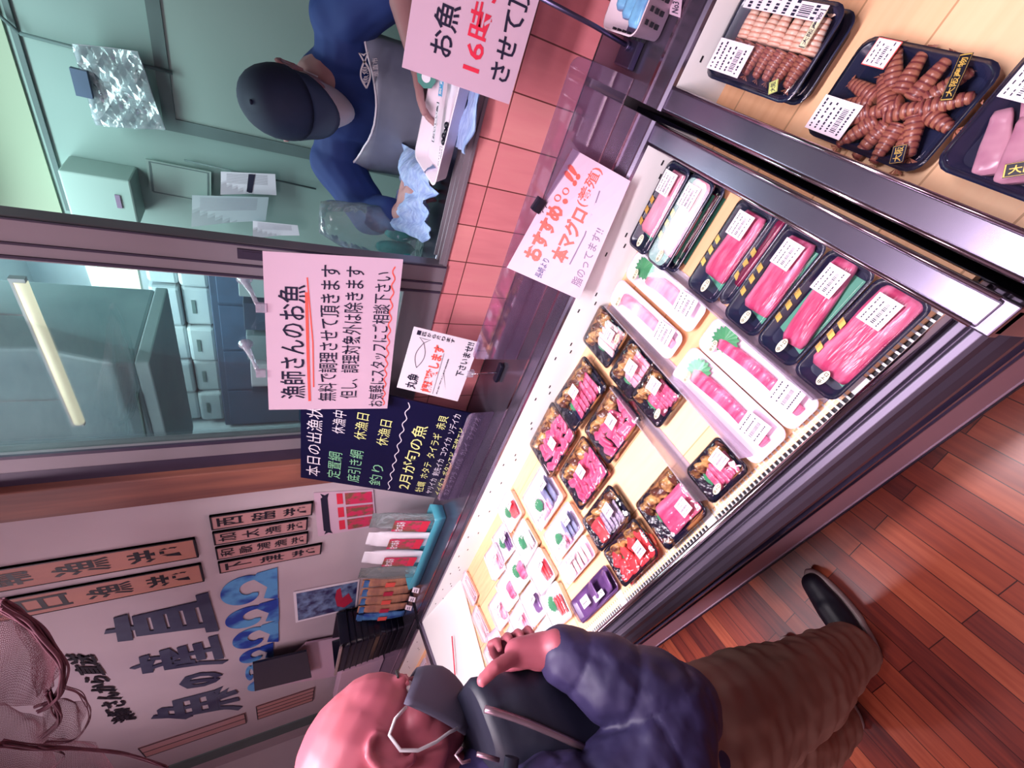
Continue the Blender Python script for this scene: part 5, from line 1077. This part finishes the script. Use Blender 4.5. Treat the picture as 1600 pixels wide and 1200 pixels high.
# clothing
jk = [cap((-0.878, -0.045, 1.215), (-0.90, -0.055, 1.10), 0.125, 0.150), cap((-0.90, -0.055, 1.10), (-0.935, -0.075, 0.86), 0.152, 0.165), cap((-0.73, -0.055, 1.185), (-1.02, -0.055, 1.185), 0.078, 0.078), E((-0.875, -0.02, 1.265), (0.085, 0.08, 0.05))]
jk += chain([(-0.725, -0.095, 1.175), (-0.700, -0.060, 1.06), EL, (-0.678, 0.060, 1.058), (-0.686, 0.110, 1.112)], [0.080, 0.078, 0.068, 0.058, 0.043]); jk += chain([(-1.04, -0.055, 1.17), (-1.08, -0.02, 0.95), (-0.99, 0.12, 1.04)], [0.078, 0.068, 0.050])
def puff(co):
    w_ = co+BASE
    if w_.x > -0.75 and w_.y > 0.0 and w_.z > 0.94: t_ = (w_.z*0.75+w_.y*0.65)*2*pi/0.074
    else: t_ = (w_.z+0.10*w_.x)*2*pi/0.090
    return 0.006*abs(sin(t_/2))**0.5-0.003+0.005*noise.noise(w_*18)+0.003*noise.noise(w_*45)
blob('down_jacket', rel(jk), 0.005, 'jacket_navy', cu, smooth=4, disp=puff)
pn = []
for hx, kx, ax, ly_ in ((-0.875, -0.918, -0.975, 0), (-1.02, -1.09, -1.17, -0.12)):
    pn += chain([(hx, -0.062, 0.80), (kx+0.01, -0.066+ly_*0.3, 0.60), (kx-0.01, -0.082+ly_*0.6, 0.42), (ax+0.01, -0.080+ly_, 0.24), (ax, -0.080+ly_, 0.115)], [0.118, 0.108, 0.094, 0.080, 0.070])
pn.append(cap((-0.89, -0.07, 0.86), (-1.01, -0.07, 0.86), 0.13, 0.13))
def fold(co):
    w_ = co+BASE; return 0.006*noise.noise(Vector((w_.x*9, w_.y*9, w_.z*26+w_.y*12)))+0.003*noise.noise(w_*30)
blob('trousers', rel(pn), 0.006, 'pants_taupe', cu, smooth=4, disp=fold)
pk = MB().prism([(-0.03, -0.022), (0.028, -0.018), (0.022, 0.02), (-0.026, 0.024)], -0.004, 0.004, 'xy'); pk = pk.build('pocket_opening', 'shoe_black', cu); pk.location = Vector((-0.812, -0.052, 0.69))-BASE; pk.rotation_euler = (0.2, 1.35, 0.1)
def shoe(x, y, a, nm, lab=None):
    mt = Matrix.Translation(Vector((x, y, 0))-BASE) @ Matrix.Rotation(a, 4, 'Z'); up = []
    for b in (cap((0, -0.085, 0.052), (0, 0.03, 0.045), 0.038, 0.038), cap((0, 0.02, 0.040), (-0.004, 0.095, 0.032), 0.042, 0.034), E((0, 0.0, 0.040), (0.046, 0.125, 0.030)), cap((0, -0.075, 0.06), (0, -0.06, 0.095), 0.038, 0.040)): up.append(xf(b, mt))
    s_ = blob(nm, up, 0.005, 'shoe_black', cu, smooth=6)
    loops = []
    for z, k in ((0.001, 0.95), (0.008, 1.0), (0.024, 1.02), (0.027, 0.98)):
        loops.append([mt @ Vector((k*(0.049-0.006*cos(q))*sin(q)*(1.0-0.10*(cos(q) < -0.2)), 0.138*k*cos(q), z)) for q in [2*pi*i/36 for i in range(36)]])
    MB().loft(loops).build('sole', 'sole_grey', s_)
    return s_
shoe(-0.985, -0.005, -0.10, 'shoe'); shoe(-1.20, -0.12, 0.12, 'shoe')
# mask: shell round the lower face, strap and ear loop
def onhead(p): return HM @ (Vector(p)*0.98)-BASE
rows = []
for j in range(9):
    v = j/8; z = 0.000-0.108*v; row = []
    for i in range(17):
        a = radians(-64+128*i/16); wid = 0.076-0.004*v-0.016*v*v; dep = 0.056+0.042*sin(pi*min(1, 0.22+0.62*v))*cos(a)**2
        row.append(onhead((wid*sin(a), 0.022+dep*cos(a)+0.012*max(0, cos(a))**6*(1-abs(v-0.35)), z+0.006*abs(sin(a)))))
    rows.append(row)
vs = [p for r_ in rows for p in r_]; fs = [(j*17+i, j*17+i+1, (j+1)*17+i+1, (j+1)*17+i) for j in range(8) for i in range(16)]
mk = MB().add(vs, fs, True).build('face_mask', 'mask_grey', cu, solid=0.003)
for sx in (-1, 1):
    MB().tube([onhead(p) for p in ((sx*0.070, 0.046, 0.0), (sx*0.080, 0.026, 0.010), (sx*0.086, 0.006, 0.010), (sx*0.088, -0.004, -0.012), (sx*0.084, 0.004, -0.036), (sx*0.078, 0.022, -0.058), (sx*0.068, 0.040, -0.074), (sx*0.060, 0.050, -0.086))], 0.0024, 6).build('ear_loop', 'mask_white', mk)
    ev = MB().ell(onhead((sx*0.030, 0.074, 0.004)), (0.0125, 0.0125, 0.0125)).build('eye', 'eye_white', cu)
    MB().ell(onhead((sx*0.030, 0.0815, 0.001)), (0.0065, 0.0065, 0.0065)).build('iris', 'eye_dark', ev)
    MB().tube([onhead(p) for p in ((sx*0.014, 0.090, 0.024), (sx*0.030, 0.090, 0.031), (sx*0.048, 0.080, 0.027))], [0.0025, 0.0035, 0.002], 6).build('eyebrow', 'hair_dark', cu)
    MB().tube([onhead(p) for p in ((sx*0.016, 0.085, 0.010), (sx*0.030, 0.088, 0.015), (sx*0.045, 0.078, 0.009))], [0.003, 0.005, 0.003], 8).build('eyelid', 'skin_pink', cu)
# black bag held at the chest
bg = thing('shoulder_bag', 'black zipped bag held up against the chest of the bald person', 'bag', None, (-0.80, 0.085, 1.06))
BB = Vector(bg.location)
loops = []
for k in range(13):
    t_ = k/12; zz = 1.05+0.185*t_; sx, sy = 0.20*(0.92+0.10*sin(pi*t_)), (0.150-0.020*t_)*(0.92+0.10*sin(pi*t_))
    loops.append([Vector((p.x-0.815-BB.x+0.006*noise.noise((p.x*20, p.y*20, t_*5)), p.y+0.020+0.062*t_-BB.y+0.006*noise.noise((p.x*18, p.y*18, t_*4+9)), zz-BB.z+p.y*0.10)) for p in rrect(sx, sy, 0.04, 0, n=8)])
loops.insert(0, [Vector((q.x*0.8, q.y*0.8, q.z-0.012)) for q in loops[0]]); loops.append([Vector((q.x*0.9, q.y*0.85, q.z+0.010)) for q in loops[-1]])
MB().loft(loops).build('shell', 'bag_black', bg)
z0, z1 = onx((757, 1108), -0.712), onx((915, 1170), -0.712)
zp = [z0.lerp(z1, i/8)+Vector((0.001, 0.010*sin(pi*i/8), 0.008*sin(pi*i/8)))-BB for i in range(9)]
MB().tube(zp, 0.005, 6).build('zip', 'zip_metal', bg)
MB().tube([onx(p, -0.712)-BB for p in ((722, 1168), (712, 1180), (722, 1192), (735, 1188))], 0.0022, 6).build('ring', 'zip_metal', bg)
MB().tube([onx(p, -0.712)-BB for p in ((745, 1178), (780, 1188))], 0.003, 6).build('zip_pull', 'zip_metal', bg)
MB().tube([Vector(p)-BB for p in ((-0.70, 0.03, 1.235), (-0.735, -0.05, 1.275), (-0.80, -0.13, 1.29))], 0.010, 8).build('strap', 'bag_black', bg)
# ---------- worker behind the window
wk = thing('person', 'person in a navy cap, white mask and blue T-shirt working behind the serving window', 'person', None, (-0.30, 1.62, 0))
BASE = Vector(wk.location)
HW = Matrix.Translation((-0.322, 1.405, 1.428)) @ Matrix.Rotation(pi+0.10, 4, 'Z') @ Matrix.Rotation(0.10, 4, 'Y') @ Matrix.Rotation(-0.72, 4, 'X')
body = head_parts(HW, 0.97)
body += [cap((-0.315, 1.47, 1.41), (-0.31, 1.545, 1.34), 0.052, 0.06), cap((-0.31, 1.56, 1.32), (-0.31, 1.66, 1.0), 0.11, 0.12), cap((-0.31, 1.66, 1.0), (-0.31, 1.66, 0.85), 0.12, 0.13), cap((-0.15, 1.56, 1.32), (-0.47, 1.56, 1.31), 0.055, 0.055)]
SL, SR = Vector((-0.125, 1.555, 1.315)), Vector((-0.495, 1.555, 1.30)); EL2, ER2 = Vector((0.0, 1.42, 1.215)), Vector((-0.600, 1.45, 1.20)); WL, WR2 = Vector((-0.135, 1.30, 1.165)), Vector((-0.520, 1.31, 1.145))
body += chain([SL, EL2, WL], [0.046, 0.038, 0.026]); body += chain([SR, ER2, WR2], [0.046, 0.038, 0.027])
body += hand_parts(WL, (-0.9, -0.25, -0.30), (0.1, -0.8, 0.5), (-0.2, -0.2, -1), curl=0.45, thumb=(0.75, 0.7, 0.1)); body += hand_parts(WR2, (0.8, -0.45, -0.2), (0.3, 0.8, 0.4), (0, 0, -1), curl=0.45, thumb=(0.75, 0.7, 0.1))
for hx in (-0.22, -0.40): body += chain([(hx, 1.66, 0.86), (hx, 1.64, 0.46), (hx, 1.66, 0.09)], [0.08, 0.055, 0.038]); body.append(cap((hx, 1.66, 0.05), (hx, 1.52, 0.04), 0.035, 0.03))
blob('body', rel(body), 0.005, 'skin_cool', wk, smooth=5)
sh = [cap((-0.31, 1.575, 1.285), (-0.31, 1.62, 1.16), 0.135, 0.145), cap((-0.31, 1.62, 1.16), (-0.31, 1.67, 0.88), 0.145, 0.150), cap((-0.14, 1.56, 1.30), (-0.48, 1.56, 1.29), 0.078, 0.078)]
sh += chain([SL, SL.lerp(EL2, 0.85)], [0.080, 0.066]); sh += chain([SR, ER2, ER2.lerp(WR2, 0.72)], [0.080, 0.064, 0.050])
blob('t_shirt', rel(sh), 0.006, 'shirt_blue', wk, smooth=5, disp=lambda co: 0.007*noise.noise(Vector((co.x*12, co.y*12, co.z*18))))
tr = []
for hx in (-0.22, -0.40): tr += chain([(hx, 1.66, 0.86), (hx, 1.65, 0.5), (hx, 1.67, 0.06)], [0.115, 0.085, 0.07])
blob('trousers', rel(tr+[cap((-0.22, 1.66, 0.90), (-0.40, 1.66, 0.90), 0.12, 0.12)]), 0.008, 'cap_navy', wk, smooth=4)
ap = []
for j in range(15):
    z = 1.245-0.42*j/14; row = []
    for i in range(19):
        a = radians(-62+124*i/18); k = 0.172+0.010*noise.noise((i*0.5, z*8, 2))
        yc = 1.60+0.10*(1.25-z) if z > 1 else 1.63
        dz = -0.02*cos(a*3) if j == 0 else 0
        row.append(Vector((-0.305+(k+0.03)*sin(a), yc-k*cos(a), z+dz))-BASE)
    ap.append(row)
MB().add([p for r_ in ap for p in r_], [(j*19+i, j*19+i+1, (j+1)*19+i+1, (j+1)*19+i) for j in range(14) for i in range(18)], True).build('apron', 'apron_grey', wk, solid=0.002)
MB().tube([ap[0][i] for i in range(19)], 0.003, 6).build('apron_hem', 'paper_white', wk)
# cap with a forward peak
def onw(p): return HW @ (Vector(p)*0.97)-BASE
loops = []
for k in range(9):
    t_ = k/8; a = t_*pi/2; loops.append([onw((0.086*cos(a)**0.8*cos(q) if a < 1.57 else 0, -0.008+0.106*cos(a)**0.8*sin(q) if a < 1.57 else -0.008, 0.028+0.100*sin(a)**0.95)) for q in [2*pi*i/28 for i in range(28)]])
cp_ = MB().loft(loops, True, True).build('cap', 'cap_navy', wk)
pe = []
for j in range(7):
    t_ = j/6; row = []
    for i in range(15):
        a = radians(-68+136*i/14); rx, ry = 0.084-0.006*t_, 0.098+0.075*t_*cos(a)**0.7 if cos(a) > 0 else 0.098
        row.append(onw(((rx)*sin(a), -0.006+ry*cos(a), 0.034-0.012*t_-0.020*(sin(a)**2)*(0.4+t_))))
    pe.append(row)
MB().add([p for r_ in pe for p in r_], [(j*15+i, j*15+i+1, (j+1)*15+i+1, (j+1)*15+i) for j in range(6) for i in range(14)], True).build('peak', 'cap_navy', cp_, solid=0.004)
MB().ell(onw((0, -0.008, 0.128)), (0.006, 0.006, 0.004)).build('button', 'cap_navy', cp_)
rows = []
for j in range(9):
    v = j/8; z = 0.004-0.118*v; row = []
    for i in range(17):
        a = radians(-90+180*i/16); wid = 0.070-0.012*v-0.012*v*v; dep = 0.052+0.052*sin(pi*min(1, 0.22+0.62*v))*cos(a)**2
        row.append(onw((wid*sin(a), 0.020+dep*cos(a)+0.0015*sin(v*30), z)))
    rows.append(row)
mk2 = MB().add([p for r_ in rows for p in r_], [(j*17+i, j*17+i+1, (j+1)*17+i+1, (j+1)*17+i) for j in range(8) for i in range(16)], True).build('face_mask', 'mask_white', wk, solid=0.002)
for sx in (-1, 1):
    MB().tube([onw(p) for p in ((sx*0.070, 0.024, 0.0), (sx*0.082, 0.0, 0.016), (sx*0.090, -0.022, 0.012), (sx*0.080, -0.012, -0.03), (sx*0.068, 0.024, -0.06))], 0.0016, 6).build('ear_loop', 'mask_white', mk2)
    ev = MB().ell(onw((sx*0.030, 0.074, 0.004)), (0.0125, 0.0125, 0.0125)).build('eye', 'eye_white', wk); MB().ell(onw((sx*0.030, 0.0815, 0.001)), (0.0065, 0.0065, 0.0065)).build('iris', 'eye_dark', ev)
# small fish emblem on the chest
e0 = Vector((-0.235, 1.452, 1.235))-BASE; ce = [e0+Vector((-0.045, 0.0, 0.02)), e0+Vector((0.045, 0.0, 0.02)), e0+Vector((0.045, -0.012, -0.03)), e0+Vector((-0.045, -0.012, -0.03))]
ce = [ony(p, 1.425)-BASE for p in ((562, 138), (556, 80), (592, 76), (594, 134))]
mb = MB()
for s_ in (-1, 1): ribbon(mb, ce, [(0.02+0.72*t_/16, 0.30+s_*0.22*sin(pi*t_/16)) for t_ in range(17)], 0.035, 0.012)
ribbon(mb, ce, [(0.70, 0.30), (0.98, 0.10), (0.90, 0.30), (0.98, 0.50), (0.70, 0.30)], 0.03, 0.012); letter(mb, ce, '魚魚', (0.14, 0.16, 0.62, 0.44), off=0.012); letter(mb, ce, '産直市', (0.30, 0.64, 0.80, 0.90), off=0.012)
mb.build('chest_emblem', 'mask_white', wk)
MB().tube([WR2.lerp(ER2, 0.16)+Vector((0.034*cos(q)*0.5, 0.030*cos(q), 0.034*sin(q)))-BASE for q in [2*pi*i/16 for i in range(17)]], 0.005, 6).build('watch', 'steel_dark', wk)
